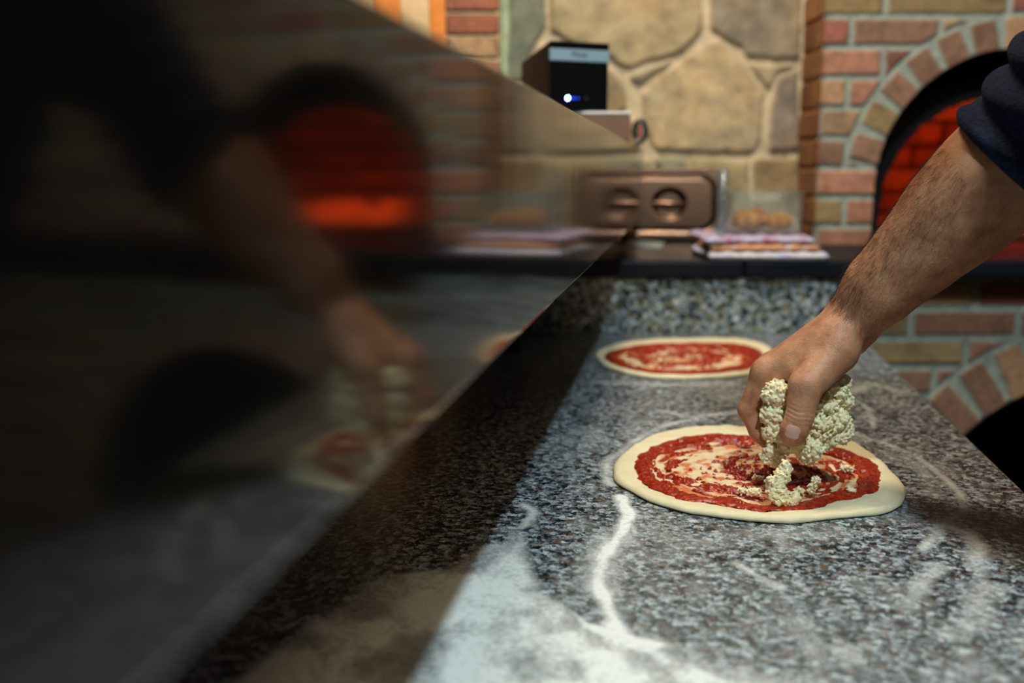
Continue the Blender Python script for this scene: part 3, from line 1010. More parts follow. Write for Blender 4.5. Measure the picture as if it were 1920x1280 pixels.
th_ = 0.0012
fx_, fy_, fz2 = lean(Xr, -hh, Zr); bx_, by_, bz_ = lean(Xr, -hh + th_, Zr)
V = np.concatenate([np.stack([fx_, fy_, fz2], -1).reshape(-1, 3), np.stack([bx_, by_, bz_], -1).reshape(-1, 3)])
idg = np.arange(nx_ * nz_).reshape(nx_, nz_)
q = np.stack([idg[:-1, :-1], idg[1:, :-1], idg[1:, 1:], idg[:-1, 1:]], -1).reshape(-1, 4)
loop = np.concatenate([idg[:, 0], idg[-1, 1:], idg[-2::-1, -1], idg[0, -2:0:-1]])
l2 = np.roll(loop, -1); nn = nx_ * nz_
edge = np.stack([loop, loop + nn, l2 + nn, l2], -1)
plate = np_mesh('lid_plate', V, np.concatenate([q, (q + nn)[:, ::-1], edge]), M['steel'], lid)
bm = bmesh.new()
for i in range(17):
    pass
pts3 = []
for i in range(13):
    t = i / 12; x = -0.037 + 0.074 * t
    pts3.append((x, 0.0010 - 0.004 * math.sin(PI * t), 0.0))
ring_prev = None
for x, y, z in pts3:
    ring = []
    for k in range(10):
        a_ = 2 * PI * k / 10
        ring.append(bm.verts.new(lean(x, y + 0.0028 * math.cos(a_), z + 0.0065 * math.sin(a_))))
    if ring_prev:
        for k in range(10): bm.faces.new((ring_prev[k], ring_prev[(k + 1) % 10], ring[(k + 1) % 10], ring[k]))
    ring_prev = ring
from_bm('handle_bar', bm, M['steel'], plate, True)

# ------------------------------------------------------------------ folded towels
TC = {'lav': rgb(192, 188, 212)[:3], 'white': rgb(216, 214, 222)[:3], 'ora': rgb(204, 150, 116)[:3], 'pink': rgb(176, 112, 140)[:3]}


def folded_towel(label, x0, x1, y0, y1, z0, th, colA, colB, seed, skew=0.0, droop=0.0):
    """folded cloth: a closed pillow-like slab with rounded folds and a wavy front edge"""
    nu, nv, npr = 60, 40, 0
    us = np.linspace(0, 1, nu); vs = np.linspace(0, 1, nv)
    U, Vv = np.meshgrid(us, vs, indexing='ij')
    def shape(top):
        e = np.minimum(np.minimum(U, 1 - U) * (x1 - x0), np.minimum(Vv, 1 - Vv) * (y1 - y0))
        rr = th / 2
        k = np.sqrt(np.clip(1 - (1 - np.clip(e / rr, 0, 1)) ** 2, 0, 1))
        wave = 0.0035 * (fbm(U * 5 + seed, Vv * 3, o=3) - 0.5)
        z = z0 + th / 2 + (1 if top else -1) * th / 2 * k + (wave + 0.0012 * np.sin(U * 40 + seed)) * (1 if top else 0)
        x = x0 + U * (x1 - x0) + skew * Vv + 0.004 * np.sin(Vv * 7 + seed)
        y = y0 + Vv * (y1 - y0) + 0.006 * np.sin(U * 5 + seed) * (1 - Vv)
        return x, y, z
    a = np.stack(shape(True), -1).reshape(-1, 3); b = np.stack(shape(False), -1).reshape(-1, 3)
    idg = np.arange(nu * nv).reshape(nu, nv)
    q = np.stack([idg[:-1, :-1], idg[1:, :-1], idg[1:, 1:], idg[:-1, 1:]], -1).reshape(-1, 4)
    nn = nu * nv
    loop = np.concatenate([idg[:, 0], idg[-1, 1:], idg[-2::-1, -1], idg[0, -2:0:-1]])
    l2 = np.roll(loop, -1)
    V = np.concatenate([a, b])
    st = (np.sin((V[:, 0] * 0.35 + V[:, 1]) * 190 + seed) > 0.35)[:, None]
    lay = (np.sin(V[:, 2] * 900 + seed * 2) > 0.2)[:, None]
    col = np.where(st & lay, np.array(colB), np.array(colA))
    o = np_mesh('folded_towel', V, np.concatenate([q, (q + nn)[:, ::-1], np.stack([loop, loop + nn, l2 + nn, l2], -1)]), M['towel'], None, True, col)
    return tag(o, label, 'towel', 'folded towels under the clear container')


tx0, tx1 = P(1312, 480, 2.0)[0], P(1518, 480, 2.0)[0]
folded_towel('white folded towel at the bottom of the pile under the clear container', tx0 - 0.002, tx1 + 0.006, 1.906, 2.19, LEDGE + 0.001, 0.0135, TC['white'], TC['lav'], 1.0, 0.012)
folded_towel('orange and white striped folded towel in the middle of the pile', tx0 + 0.004, tx1 - 0.004, 1.918, 2.19, LEDGE + 0.0162, 0.0125, TC['ora'], TC['white'], 2.3, 0.010)
folded_towel('lavender folded towel at the top of the pile, right under the clear container', tx0 - 0.001, tx1 - 0.008, 1.924, 2.185, LEDGE + 0.0308, 0.0125, TC['lav'], TC['pink'], 4.1, 0.014)
TZ = LEDGE + 0.0452
# clear container with pastries
yb0, yb1 = 2.00, 2.14
cx0, cx1_ = P(1368, 440, 2.02)[0], P(1500, 440, 2.02)[0]
cont = thing('clear_container', 'clear plastic container with lid on the folded towels', 'container', ((cx0 + cx1_) / 2, (yb0 + yb1) / 2, TZ + 0.0015))
hw, hd, ht = (cx1_ - cx0) / 2, (yb1 - yb0) / 2, 0.078


def rbox_ring(hw, hd, r, n=6):
    out = []
    for cxs, cys, a0_ in ((1, 1, 0), (-1, 1, 90), (-1, -1, 180), (1, -1, 270)):
        for i in range(n + 1):
            a_ = math.radians(a0_ + 90 * i / n)
            out.append((cxs * (hw - r) + r * math.cos(a_), cys * (hd - r) + r * math.sin(a_)))
    return out


def shell(prof, mat, name, parent):
    """prof: list of (inset, z); closed skin around a rounded rectangle"""
    bm = bmesh.new(); rings = []
    for ins, z in prof:
        rings.append([bm.verts.new((x, y, z)) for x, y in rbox_ring(hw - ins, hd - ins, max(0.012 - ins * 0.3, 0.004))])
    n = len(rings[0])
    for a, b in zip(rings, rings[1:]):
        for i in range(n): bm.faces.new((a[i], a[(i + 1) % n], b[(i + 1) % n], b[i]))
    bm.faces.new(rings[0]); bm.faces.new(rings[-1][::-1])
    return from_bm(name, bm, mat, parent, True)


shell([(0.006, 0.0), (0.0, 0.004), (-0.002, ht), (-0.004, ht + 0.001), (-0.004, ht + 0.0025), (0.0005, ht + 0.0025), (0.0018, ht), (0.0032, 0.0065), (0.008, 0.0035)], M['glass'], 'container_tub', cont)
shell([(-0.0035, ht + 0.0028), (-0.0035, ht + 0.0045), (0.012, ht + 0.0055), (0.014, ht + 0.0045), (0.0005, ht + 0.0030)], M['glass'], 'container_cover', cont)
# pastries
pastries = []


def pastry(label, x, y, rx, ry, rzz, ang):
    rx, ry, rzz = rx * 1.22, ry * 1.1, rzz * 1.2
    bm = bmesh.new()
    bmesh.ops.create_icosphere(bm, subdivisions=4, radius=1.0)
    for v in bm.verts:
        c = v.co.copy()
        lob = 1 + 0.10 * math.cos(5 * math.atan2(c.y, c.x)) + 0.05 * math.sin(c.x * 9 + c.y * 7)
        v.co = Vector((c.x * rx * lob, c.y * ry * lob, (c.z if c.z > 0 else c.z * 0.7) * rzz * (1 + 0.08 * math.sin(c.x * 11))))
    bmesh.ops.rotate(bm, cent=(0, 0, 0), matrix=Matrix.Rotation(ang, 3, 'Z'), verts=bm.verts)
    mz = min(v.co.z for v in bm.verts)
    o = from_bm('pastry', bm, M['bun'], None, True, (x, y, TZ + 0.0015 + 0.0038 - mz))
    return tag(o, label, 'pastry', 'pastries in the clear container')


pcx, pcy = (cx0 + cx1_) / 2, (yb0 + yb1) / 2
pastry('golden pastry at the left end inside the clear container', pcx - 0.033, pcy - 0.028, 0.026, 0.024, 0.02, 0.4)
pastry('golden pastry at the right end inside the clear container', pcx + 0.032, pcy - 0.028, 0.027, 0.024, 0.017, 1.2)
pastry('golden pastry behind the other two inside the clear container', pcx - 0.004, pcy + 0.024, 0.026, 0.021, 0.021, 2.0)
# clear tall tube beside it
tb = P(1354, 440, 1.985)
bm = bmesh.new()
ht2 = P(1354, 316, 1.985)[2] - TZ - 0.001
lathe(bm, [(0.0, 0.0), (0.0105, 0.0), (0.0115, 0.001), (0.0115, ht2 - 0.001), (0.0105, ht2), (0.0092, ht2 - 0.001), (0.0092, 0.004), (0, 0.004)], 28)
tag(from_bm('clear_tube', bm, M['glass_edge'], None, True, (tb[0], 1.995, TZ + 0.001)), 'tall clear tube standing on the towels left of the container', 'tube')
# white paper scrap
pa = [PZ(1172, 462, LEDGE), PZ(1186, 450, LEDGE), PZ(1246, 458, LEDGE), PZ(1240, 470, LEDGE)]
bm = bmesh.new()
n = 12; rows = []
for i in range(n + 1):
    t = i / n
    a = pa[0] * (1 - t) + pa[3] * t; b = pa[1] * (1 - t) + pa[2] * t
    rows.append([bm.verts.new((*(a * (1 - k / 4) + b * k / 4)[:2], LEDGE + 0.002 + 0.006 * abs(t - 0.55) * (1.2 if t < 0.55 else 0.6) + 0.001 * k / 4)) for k in range(5)])
for a, b in zip(rows, rows[1:]):
    for k in range(4): bm.faces.new((a[k], b[k], b[k + 1], a[k + 1]))
bmesh.ops.solidify(bm, geom=list(bm.faces), thickness=0.0008)
tag(from_bm('paper_slip', bm, M['paper'], None, True), 'curled white paper slip on the ledge in front of the pan lid', 'paper')

# ================================================================== PIZZAS


def catmull(pts, n):
    pts = np.asarray(pts, float); m = len(pts); out = []
    for i in range(m):
        p0, p1, p2, p3 = pts[i - 1], pts[i], pts[(i + 1) % m], pts[(i + 2) % m]
        for k in range(n):
            t = k / n
            out.append(0.5 * ((2 * p1) + (-p0 + p2) * t + (2 * p0 - 5 * p1 + 4 * p2 - p3) * t * t + (-p0 + 3 * p1 - 3 * p2 + p3) * t ** 3))
    return np.array(out)


def polar_radius(pts, c):
    q = catmull(pts, 12) - c
    a = np.arctan2(q[:, 1], q[:, 0]); r = np.hypot(q[:, 0], q[:, 1])
    o = np.argsort(a); a = a[o]; r = r[o]
    a = np.concatenate([a - 2 * PI, a, a + 2 * PI]); r = np.concatenate([r, r, r])
    return lambda th: np.interp(th, a, r)


def pizza(label, dough_px, sauce_px, seed, spiral, zth=0.0065):
    dp_ = np.array([PZ(x, y, TOPZ + 0.003)[:2] for x, y in dough_px]); sp_ = np.array([PZ(x, y, TOPZ + zth)[:2] for x, y in sauce_px])
    c = dp_.mean(0)
    Rd = polar_radius(dp_, c); Rs = polar_radius(sp_, c)
    root = thing('pizza', label, 'pizza', (c[0], c[1], TOPZ), 0.0)
    # ---- dough: polar grid, top and underside
    na, nr = 240, 64
    th = np.linspace(-PI, PI, na, endpoint=False)
    R = Rd(th) * (1 + 0.030 * (fbm(np.cos(th) * 5 + seed, np.sin(th) * 5, o=4) - 0.5))
    rows_t = []; z_t = []; cols = []
    rs = 1 - (1 - np.linspace(0, 1, nr)) ** 1.7
    rs[0] = 0.0
    T, Q = np.meshgrid(th, rs, indexing='ij')
    RR = R[:, None] * Q
    X = np.cos(T) * RR; Y = np.sin(T) * RR
    edge = R[:, None] - RR
    sdist = Rs(T) - RR
    rim_ = smooth(0.012, -0.012, sdist)
    z = 0.0045 + 0.0030 * rim_ + 0.0030 * (fbm(X * 40 + seed, Y * 40, o=3) - 0.5) + 0.0014 * (fbm(X * 130, Y * 130 + seed, o=2) - 0.5)
    k = np.sqrt(np.clip(1 - (1 - np.clip(edge / 0.006, 0, 1)) ** 2, 0, 1))
    z = 0.0022 + (z - 0.0022) * k
    base = np.array(rgb(236, 220, 178)[:3]); stain = np.array(rgb(212, 104, 44)[:3])
    st = smooth(-0.002, 0.012, sdist) * (0.14 + 0.80 * smooth(0.44, 0.66, fbm(RR * 170 + seed, T * 5 + 3, o=4)))
    col = base * (1 - st[..., None]) + stain * st[..., None]
    V = np.stack([X, Y, z], -1).reshape(-1, 3); cc = col.reshape(-1, 3)
    id_ = np.arange(na * nr).reshape(na, nr); nxt = np.roll(id_, -1, 0)
    q = np.stack([id_[:, :-1], id_[:, 1:], nxt[:, 1:], nxt[:, :-1]], -1).reshape(-1, 4)
    # underside ring tucked in, then a flat bottom
    und = np.stack([np.cos(th) * (R - 0.003), np.sin(th) * (R - 0.003), np.full(na, 0.0004)], -1)
    nb = len(V); V = np.concatenate([V, und, [[0, 0, 0.0004]]]); cc = np.concatenate([cc, np.tile(base, (na + 1, 1))])
    u = np.arange(na) + nb; un = np.roll(u, -1)
    q2 = np.stack([id_[:, -1], u, un, nxt[:, -1]], -1)
    q3 = np.stack([u[::2], np.full(na // 2, nb + na), np.roll(u[::2], -1), np.roll(u, -1)[::2]], -1)
    np_mesh('dough', V, np.concatenate([q, q2, q3[:, ::-1]]), M['dough'], root, True, cc)
    # ---- sauce: height field where it stands above the dough
    ext = Rs(th).max() + 0.006
    step = 0.0009
    g = np.arange(-ext, ext, step)
    GX, GY = np.meshgrid(g, g, indexing='ij')
    r = np.hypot(GX, GY); t = np.arctan2(GY, GX)
    wx = GX + 0.010 * (fbm(GX * 30 + seed, GY * 30, o=3) - 0.5); wy = GY + 0.010 * (fbm(GX * 30 + 8, GY * 30 + seed, o=3) - 0.5)
    rw = np.hypot(wx, wy); tw = np.arctan2(wy, wx)
    RS = Rs(t) + 0.014 * (fbm(GX * 70, GY * 70 + seed, o=3) - 0.5)
    rel = rw / Rs(tw)
    band = np.cos(2 * PI * rel * spiral[0] + tw * spiral[1] + spiral[2])
    ringm = smooth(0.78, 0.92, rel + 0.10 * (fbm(GX * 40 + 5, GY * 40 + seed, o=3) - 0.5))
    streak = fbm(rw * 190 + seed, tw * 5.5, o=4) - 0.5
    dens = np.maximum(ringm * 1.05, 0.14 + 0.50 * band) + 3.0 * streak * (1 - 0.65 * ringm) - 0.40
    dens += 1.1 * (fbm(GX * 20 + seed, GY * 20 + 1, o=3) - 0.5) * (1 - 0.6 * ringm)
    dens += 0.6 * (fbm(GX * 34 + 3, GY * 34 + seed, o=3) - 0.5)
    ins = RS - r
    lump = fbm(GX * 210, GY * 210 + seed, o=3)
    h = 0.0042 * np.clip(dens, -1, 0.75) + 0.0042 * (lump - 0.46) * smooth(0.0, 0.3, dens) + 0.0016 * ringm
    h = np.where(ins > 0, np.minimum(h, 0.35 * np.maximum(ins, 0) ** 0.5 * 0.12 + 0.0003), -0.01)
    h = np.clip(h, -0.002, 0.009)
    keep = h > -0.0008
    kq = keep[:-1, :-1] & keep[1:, :-1] & keep[1:, 1:] & keep[:-1, 1:]
    zz = 0.0049 + h
    V = np.stack([GX, GY, zz], -1).reshape(-1, 3)
    idg = np.arange(GX.size).reshape(GX.shape)
    q = np.stack([idg[:-1, :-1], idg[1:, :-1], idg[1:, 1:], idg[:-1, 1:]], -1)[kq]
    used = np.unique(q); mp = np.full(GX.size, -1); mp[used] = np.arange(len(used))
    np_mesh('tomato_sauce', V[used], mp[q], M['sauce'], root, True)
    return root, c


D1 = [(1149, 884), (1162, 858), (1195, 834), (1232, 816), (1290, 806), (1350, 803), (1410, 803), (1480, 806), (1545, 814), (1592, 828), (1628, 850), (1662, 876),
      (1690, 905), (1697, 927), (1690, 946), (1655, 960), (1600, 967), (1550, 972), (1490, 977), (1430, 976), (1370, 970), (1300, 960), (1255, 950), (1212, 935), (1175, 916), (1154, 900)]
SP1 = [(1191, 880), (1196, 858), (1222, 838), (1262, 824), (1320, 814), (1380, 816), (1440, 818), (1500, 824), (1560, 836), (1605, 850), (1638, 868),
       (1650, 893), (1644, 918), (1606, 934), (1555, 945), (1495, 957), (1430, 958), (1365, 949), (1300, 940), (1255, 930), (1215, 912), (1196, 896)]
D2 = [(1118, 668), (1124, 657), (1150, 648), (1200, 641), (1260, 638), (1320, 637), (1390, 638), (1430, 646), (1448, 660), (1450, 678), (1430, 694), (1390, 703),
      (1330, 707), (1270, 709), (1215, 706), (1165, 697), (1130, 684)]
SP2 = [(1131, 668), (1140, 660), (1165, 653), (1210, 646), (1270, 643), (1330, 643), (1385, 645), (1418, 653), (1432, 664), (1428, 680), (1400, 691), (1350, 698), (1290, 701),
       (1235, 700), (1185, 692), (1148, 681)]
pz1, pc1 = pizza('nearer pizza base with tomato sauce, under the hand', D1, SP1, 2.0, (2.1, 1.0, 0.3))
pz2, pc2 = pizza('farther pizza base with tomato sauce, near the granite upstand', D2, SP2, 7.0, (1.9, 1.0, 2.2))

# ================================================================== FLOUR on the counter
gs = np.arange(-0.34, S1 - 0.004, 0.0022); gy = np.arange(0.30, 1.9, 0.0026)
GS, GYY = np.meshgrid(gs, gy, indexing='ij')
WX = GS * CA + GYY * SA; WY = -GS * SA + GYY * CA
wob1 = 0.012 * (fbm(WX * 22, WY * 22, o=4) - 0.5); wob2 = 0.012 * (fbm(WX * 22 + 5, WY * 22 + 9, o=4) - 0.5)
QX, QY = WX + wob1, WY + wob2
dens = np.zeros_like(WX)


def stroke(px, w, d, soft=1.0):
    global dens
    pts = [PZ(x, y)[:2] for x, y in px]
    best = np.full(WX.shape, 9.0)
    for (x0, y0), (x1, y1) in zip(pts, pts[1:]):
        ex, ey = x1 - x0, y1 - y0
        t = np.clip(((QX - x0) * ex + (QY - y0) * ey) / (ex * ex + ey * ey + 1e-12), 0, 1)
        best = np.minimum(best, np.hypot(QX - x0 - t * ex, QY - y0 - t * ey))
    dens = np.maximum(dens, d * (0.66 + 0.55 * smooth(0.32, 0.68, fbm(WX * 75 + 2, WY * 34, o=3))) * np.exp(-(best / w) ** 2 * 1.2))


def patch(px, d, soft, nz=0.5, sc=14.0):
    global dens
    pts = [PZ(x, y)[:2] for x, y in px]
    dd = np.full(WX.shape, 9.0); ins = np.zeros(WX.shape, bool)
    for (x0, y0), (x1, y1) in zip(pts, pts[1:] + pts[:1]):
        ex, ey = x1 - x0, y1 - y0
        t = np.clip(((QX - x0) * ex + (QY - y0) * ey) / (ex * ex + ey * ey), 0, 1)
        dd = np.minimum(dd, np.hypot(QX - x0 - t * ex, QY - y0 - t * ey))
        ins ^= ((y0 > QY) != (y1 > QY)) & (QX < (x1 - x0) * (QY - y0) / (y1 - y0 + 1e-12) + x0)
    sd = np.where(ins, dd, -dd)
    v = fbm(WX * sc + 3, WY * sc * 0.7, o=4)
    dens = np.maximum(dens, d * smooth(-soft * 0.3, soft, sd) * (1 - nz + nz * 2 * smooth(0.3, 0.72, v)))


patch([(985, 998), (1003, 1066), (1045, 1122), (1100, 1168), (1152, 1176), (1212, 1196), (1275, 1210), (1232, 1232), (1345, 1262), (1480, 1300), (1300, 1700), (300, 1700),
       (420, 1290), (560, 1170), (700, 1085), (830, 1062), (905, 1020), (965, 1012)], 0.66, 0.012, 0.55, 34)
patch([(985, 1000), (1002, 1066), (1020, 1100), (960, 1130), (905, 1110), (880, 1080), (930, 1030)], 0.95, 0.02, 0.25, 40)
patch([(1060, 1140), (1100, 1168), (1152, 1176), (1212, 1196), (1275, 1210), (1225, 1230), (1150, 1215), (1080, 1180)], 1.0, 0.006, 0.1)
patch([(1020, 1190), (1150, 1205), (1330, 1270), (1300, 1330), (1000, 1330), (960, 1240)], 0.62, 0.03, 0.8, 40)
stroke([(1160, 930), (1176, 968), (1152, 1010), (1134, 1060), (1126, 1105), (1140, 1150), (1176, 1185)], 0.0066, 1.35)
stroke([(1150, 1010), (1134, 1060), (1126, 1105)], 0.018, 0.60)
stroke([(1176, 968), (1186, 1000)], 0.003, 0.5)
stroke([(1140, 1170), (1230, 1225), (1340, 1275), (1460, 1300)], 0.008, 0.85)
stroke([(1150, 1180), (1300, 1255), (1420, 1280), (1560, 1290)], 0.02, 0.4)
stroke([(1375, 1055), (1428, 1082), (1455, 1100)], 0.005, 0.5)
stroke([(1440, 1092), (1455, 1100)], 0.007, 0.6)
stroke([(1466, 1005), (1474, 1025)], 0.006, 0.4)
stroke([(985, 946), (998, 958), (990, 985)], 0.006, 0.5)
stroke([(975, 990), (992, 972)], 0.005, 0.8)
stroke([(1146, 908), (1136, 880), (1146, 856)], 0.006, 0.5)
stroke([(1146, 860), (1180, 830), (1240, 800), (1320, 780), (1390, 772)], 0.006, 0.42)
stroke([(1240, 770), (1300, 785), (1360, 776)], 0.007, 0.35)
stroke([(1600, 812), (1660, 832), (1720, 860), (1770, 892), (1802, 930), (1810, 958)], 0.0055, 0.42)
stroke([(1690, 850), (1740, 890), (1750, 930)], 0.008, 0.22)
stroke([(1810, 955), (1772, 982), (1744, 1010), (1735, 1030)], 0.006, 0.48)
stroke([(1770, 985), (1815, 1000), (1836, 1030), (1832, 1070)], 0.008, 0.45)
stroke([(1690, 1140), (1720, 1100), (1762, 1062)], 0.008, 0.35)
stroke([(1790, 1190), (1830, 1150), (1850, 1100)], 0.014, 0.28)
stroke([(1600, 750), (1634, 768), (1636, 800)], 0.0045, 0.4)
stroke([(1590, 735), (1640, 720), (1690, 735)], 0.016, 0.28)
stroke([(1120, 716), (1250, 722), (1380, 720)], 0.012, 0.3)
stroke([(1180, 985), (1300, 1020), (1420, 1000), (1560, 1000)], 0.02, 0.16)
stroke([(1160, 1050), (1260, 1050)], 0.012, 0.2)
cl = smooth(0.40, 0.75, fbm(WX * 9, WY * 9, o=4))
cl2 = smooth(0.45, 0.8, fbm(WX * 50 + 4, WY * 28, o=4))
inlit = smooth(-0.20, -0.1, GS) * smooth(0.34, 0.27, GS)
dens = np.maximum(dens, (0.01 + 0.14 * cl * cl2 + 0.02 * cl) * inlit * smooth(1.9, 1.4, GYY))
dens = np.maximum(dens, 0.36 * smooth(0.9, 0.5, GYY) * (0.3 + 0.9 * cl2) * smooth(-0.16, -0.06, GS) * smooth(0.34, 0.1, GS))
keep = dens > 0.03
kq = keep[:-1, :-1] & keep[1:, :-1] & keep[1:, 1:] & keep[:-1, 1:]
zf = TOPZ + 0.0003 + 0.0009 * smooth(0.6, 1.0, dens)
V = np.stack([WX, WY, zf], -1).reshape(-1, 3)
idg = np.arange(WX.size).reshape(WX.shape)
q = np.stack([idg[:-1, :-1], idg[1:, :-1], idg[1:, 1:], idg[:-1, 1:]], -1)[kq]
used = np.unique(q); mp = np.full(WX.size, -1); mp[used] = np.arange(len(used))
fl = np_mesh('flour', V[used], mp[q][:, ::-1], M['flour'], None, True, None, np.clip(dens, 0, 1).reshape(-1)[used])
tag(fl, 'white flour dusted and streaked over the granite counter', 'flour', kind='stuff')

# ================================================================== PERSON
KA = 1.04


def A(x, y, Y):                        # a point of the reaching arm
    return P(x, y, Y * KA)


J = {}
J['wrist'] = A(1606, 592, 0.905)
J['f1'] = A(1656, 534, 0.893); J['f2'] = A(1724, 470, 0.878); J['f3'] = A(1792, 402, 0.862); J['f4'] = A(1860, 338, 0.846)
J['elbow'] = A(1918, 288, 0.835)
SH = np.array([0.556, 0.765, 1.475])
FWD = np.array([-CA, SA, 0.0]); RGT = np.array([SA, CA, 0.0]); UP = np.array([0, 0, 1.0])
SHL = SH - RGT * 0.37 + np.array([0.03, 0, -0.01])
CH = (SH + SHL) / 2 + FWD * 0.045
PEL = np.array([CH[0] + 0.20, CH[1] - 0.03, 0.98])
HIPR = PEL + RGT * 0.10 - UP * 0.06; HIPL = PEL - RGT * 0.10 - UP * 0.06
NECK = CH + UP * 0.06 + FWD * 0.03
HEAD = NECK + UP * 0.17 + FWD * 0.085
AX = lambda lo, hi, st: np.arange(lo, hi, st)


def grid_axis(lo, hi, f0, f1, fine, coarse):
    return np.concatenate([AX(lo, f0, coarse), AX(f0, f1, fine), AX(f1, hi + coarse, coarse)])


def hand_sdf(F_):
    # palm
    palm = [(A(1575, 622, .896), A(1436, 698, .910), .0185, .0128), (A(1578, 606, .909), A(1446, 688, .932), .0185, .0128),
            (A(1582, 606, .921), A(1466, 684, .950), .018, .0122), (A(1588, 612, .931), A(1492, 684, .964), .0165, .0112)]
    for a, b, ra, rb in palm: F_.cone(a, b, ra, rb, 0.009)
    F_.cone(A(1566, 650, .893), A(1500, 694, .897), .020, .0145, 0.012)      # first web
    F_.cone(A(1560, 668, .905), A(1500, 720, .935), .016, .012, 0.010)       # palm side
    base = F_.v.copy()
    out = base.copy()

    def chain(js, rs, k=0.007, ki=0.003):
        G = Field(*F_.ax); G.rs = F_.rs
        for a, b, ra, rb in zip(js, js[1:], rs, rs[1:]): G.cone(a, b, ra, rb, ki)
        return G.v
    fingers = [
        ([A(1436, 698, .910), A(1408, 768, .914), A(1425, 808, .908), A(1449, 834, .901)], [.0128, .0118, .0100, .0086]),
        ([A(1446, 688, .932), A(1414, 768, .944), A(1441, 812, .934), A(1470, 834, .920)], [.0128, .0120, .0102, .0088]),
        ([A(1466, 684, .950), A(1440, 762, .966), A(1472, 806, .953), A(1503, 826, .937)], [.0122, .0112, .0096, .0084]),
        ([A(1492, 684, .964), A(1482, 748, .979), A(1520, 784, .966), A(1552, 790, .949)], [.0112, .0098, .0086, .0076]),
        ([A(1566, 662, .889), A(1511, 722, .873), A(1499, 782, .868), A(1489, 806, .8675), A(1486, 815, .8675)], [.0195, .0152, .0122, .0122, .0112]),
    ]
    for js, rs in fingers:
        d = chain(js, rs)
        out = np.minimum(out, smin(base, d, 0.008))
    F_.v = out


def body_field(fine):
    xs = grid_axis(0.14, 0.98, 0.19, 0.36, 0.0011, 0.0) if False else None
    return None


def arm_sdf(F_, inf=0.0, k=0.02):
    F_.cone(J['wrist'], J['f1'], .0265 + inf, .0295 + inf, k); F_.cone(J['f1'], J['f2'], .0295 + inf, .0350 + inf, k)
    F_.cone(J['f2'], J['f3'], .0350 + inf, .0420 + inf, k); F_.cone(J['f3'], J['f4'], .0420 + inf, .0455 + inf, k)
    F_.cone(J['f4'], J['elbow'], .0455 + inf, .0450 + inf, k)
    F_.cone(J['elbow'], SH, .0450 + inf, .058 + inf, k)


def torso_sdf(F_, inf=0.0, k=0.05):
    F_.cone(SH, CH + RGT * 0.06, .062 + inf, .085 + inf, k); F_.cone(SHL, CH - RGT * 0.06, .062 + inf, .085 + inf, k)
    c = CH * 0.7 + PEL * 0.3
    F_.cone(CH - UP * .05 + RGT * .07, PEL + RGT * .06, .105 + inf, .105 + inf, k); F_.cone(CH - UP * .05 - RGT * .07, PEL - RGT * .06, .105 + inf, .105 + inf, k)


def left_arm(F_, inf=0.0, k=0.03, hand=True):
    el = SHL + np.array([0.10, -0.06, -0.27]); wr = el + np.array([0.07, -0.01, -0.25])
    F_.cone(SHL, el, .056 + inf, .045 + inf, k); F_.cone(el, wr, .045 + inf, .028 + inf, k)
    if hand:
        hd = (wr - el) / np.linalg.norm(wr - el)
        pm = wr + hd * 0.085
        for i, o in enumerate((-0.027, -0.009, 0.009, 0.027)):
            b = pm + RGT * o
            F_.cone(wr + hd * .01 + RGT * o * .5, b, .017, .012, 0.008)
            m = b + hd * .038; t = m + hd * (.036 - .006 * abs(i - 1)) + FWD * .010
            F_.cone(b, m, .0105, .0095, .002); F_.cone(m, t, .0095, .008, .002)
        F_.cone(wr + hd * .02, wr + hd * .07 + RGT * .045, .015, .012, .008); F_.cone(wr + hd * .07 + RGT * .045, wr + hd * .10 + RGT * .05, .012, .009, .003)
    return wr


def legs(F_, inf=0.0, k=0.05):
    for h, o in ((HIPR, 0.02), (HIPL, -0.02)):
        kn = np.array([h[0] - 0.03, h[1] + o, 0.50]); an = np.array([h[0] + 0.02, h[1] + o, 0.09])
        F_.cone(h, kn, .088 + inf, .058 + inf, k); F_.cone(kn, an, .058 + inf, .042 + inf, k)


def head_sdf(F_):
    F_.cone(CH, NECK + UP * .05, .060, .056, .03)
    tilt = FWD * 0.5 + UP
    F_.cone(NECK + UP * .03, HEAD - UP * .03, .056, .058, .02)
    F_.ell(HEAD + UP * .02 - FWD * .012, (.098, .077, .100), .01)
    F_.ell(HEAD - UP * .055 + FWD * .035, (.060, .056, .064), .03)
    F_.cone(HEAD - UP * .105 + FWD * .070, HEAD - UP * .085 + FWD * .010, .022, .045, .03)
    F_.cone(HEAD + FWD * .088 + UP * .008, HEAD + FWD * .112 - UP * .030, .008, .014, .012)   # nose
    F_.ell(HEAD + FWD * .082 + UP * .028, (.016, .05, .010), .012)                              # brow
    F_.cone(HEAD + FWD * .085 - UP * .060 + RGT * .018, HEAD + FWD * .085 - UP * .060 - RGT * .018, .008, .008, .006)
    for s in (1, -1): F_.ell(HEAD + RGT * .078 * s - UP * .005 - FWD * .01, (.020, .010, .032), .006)


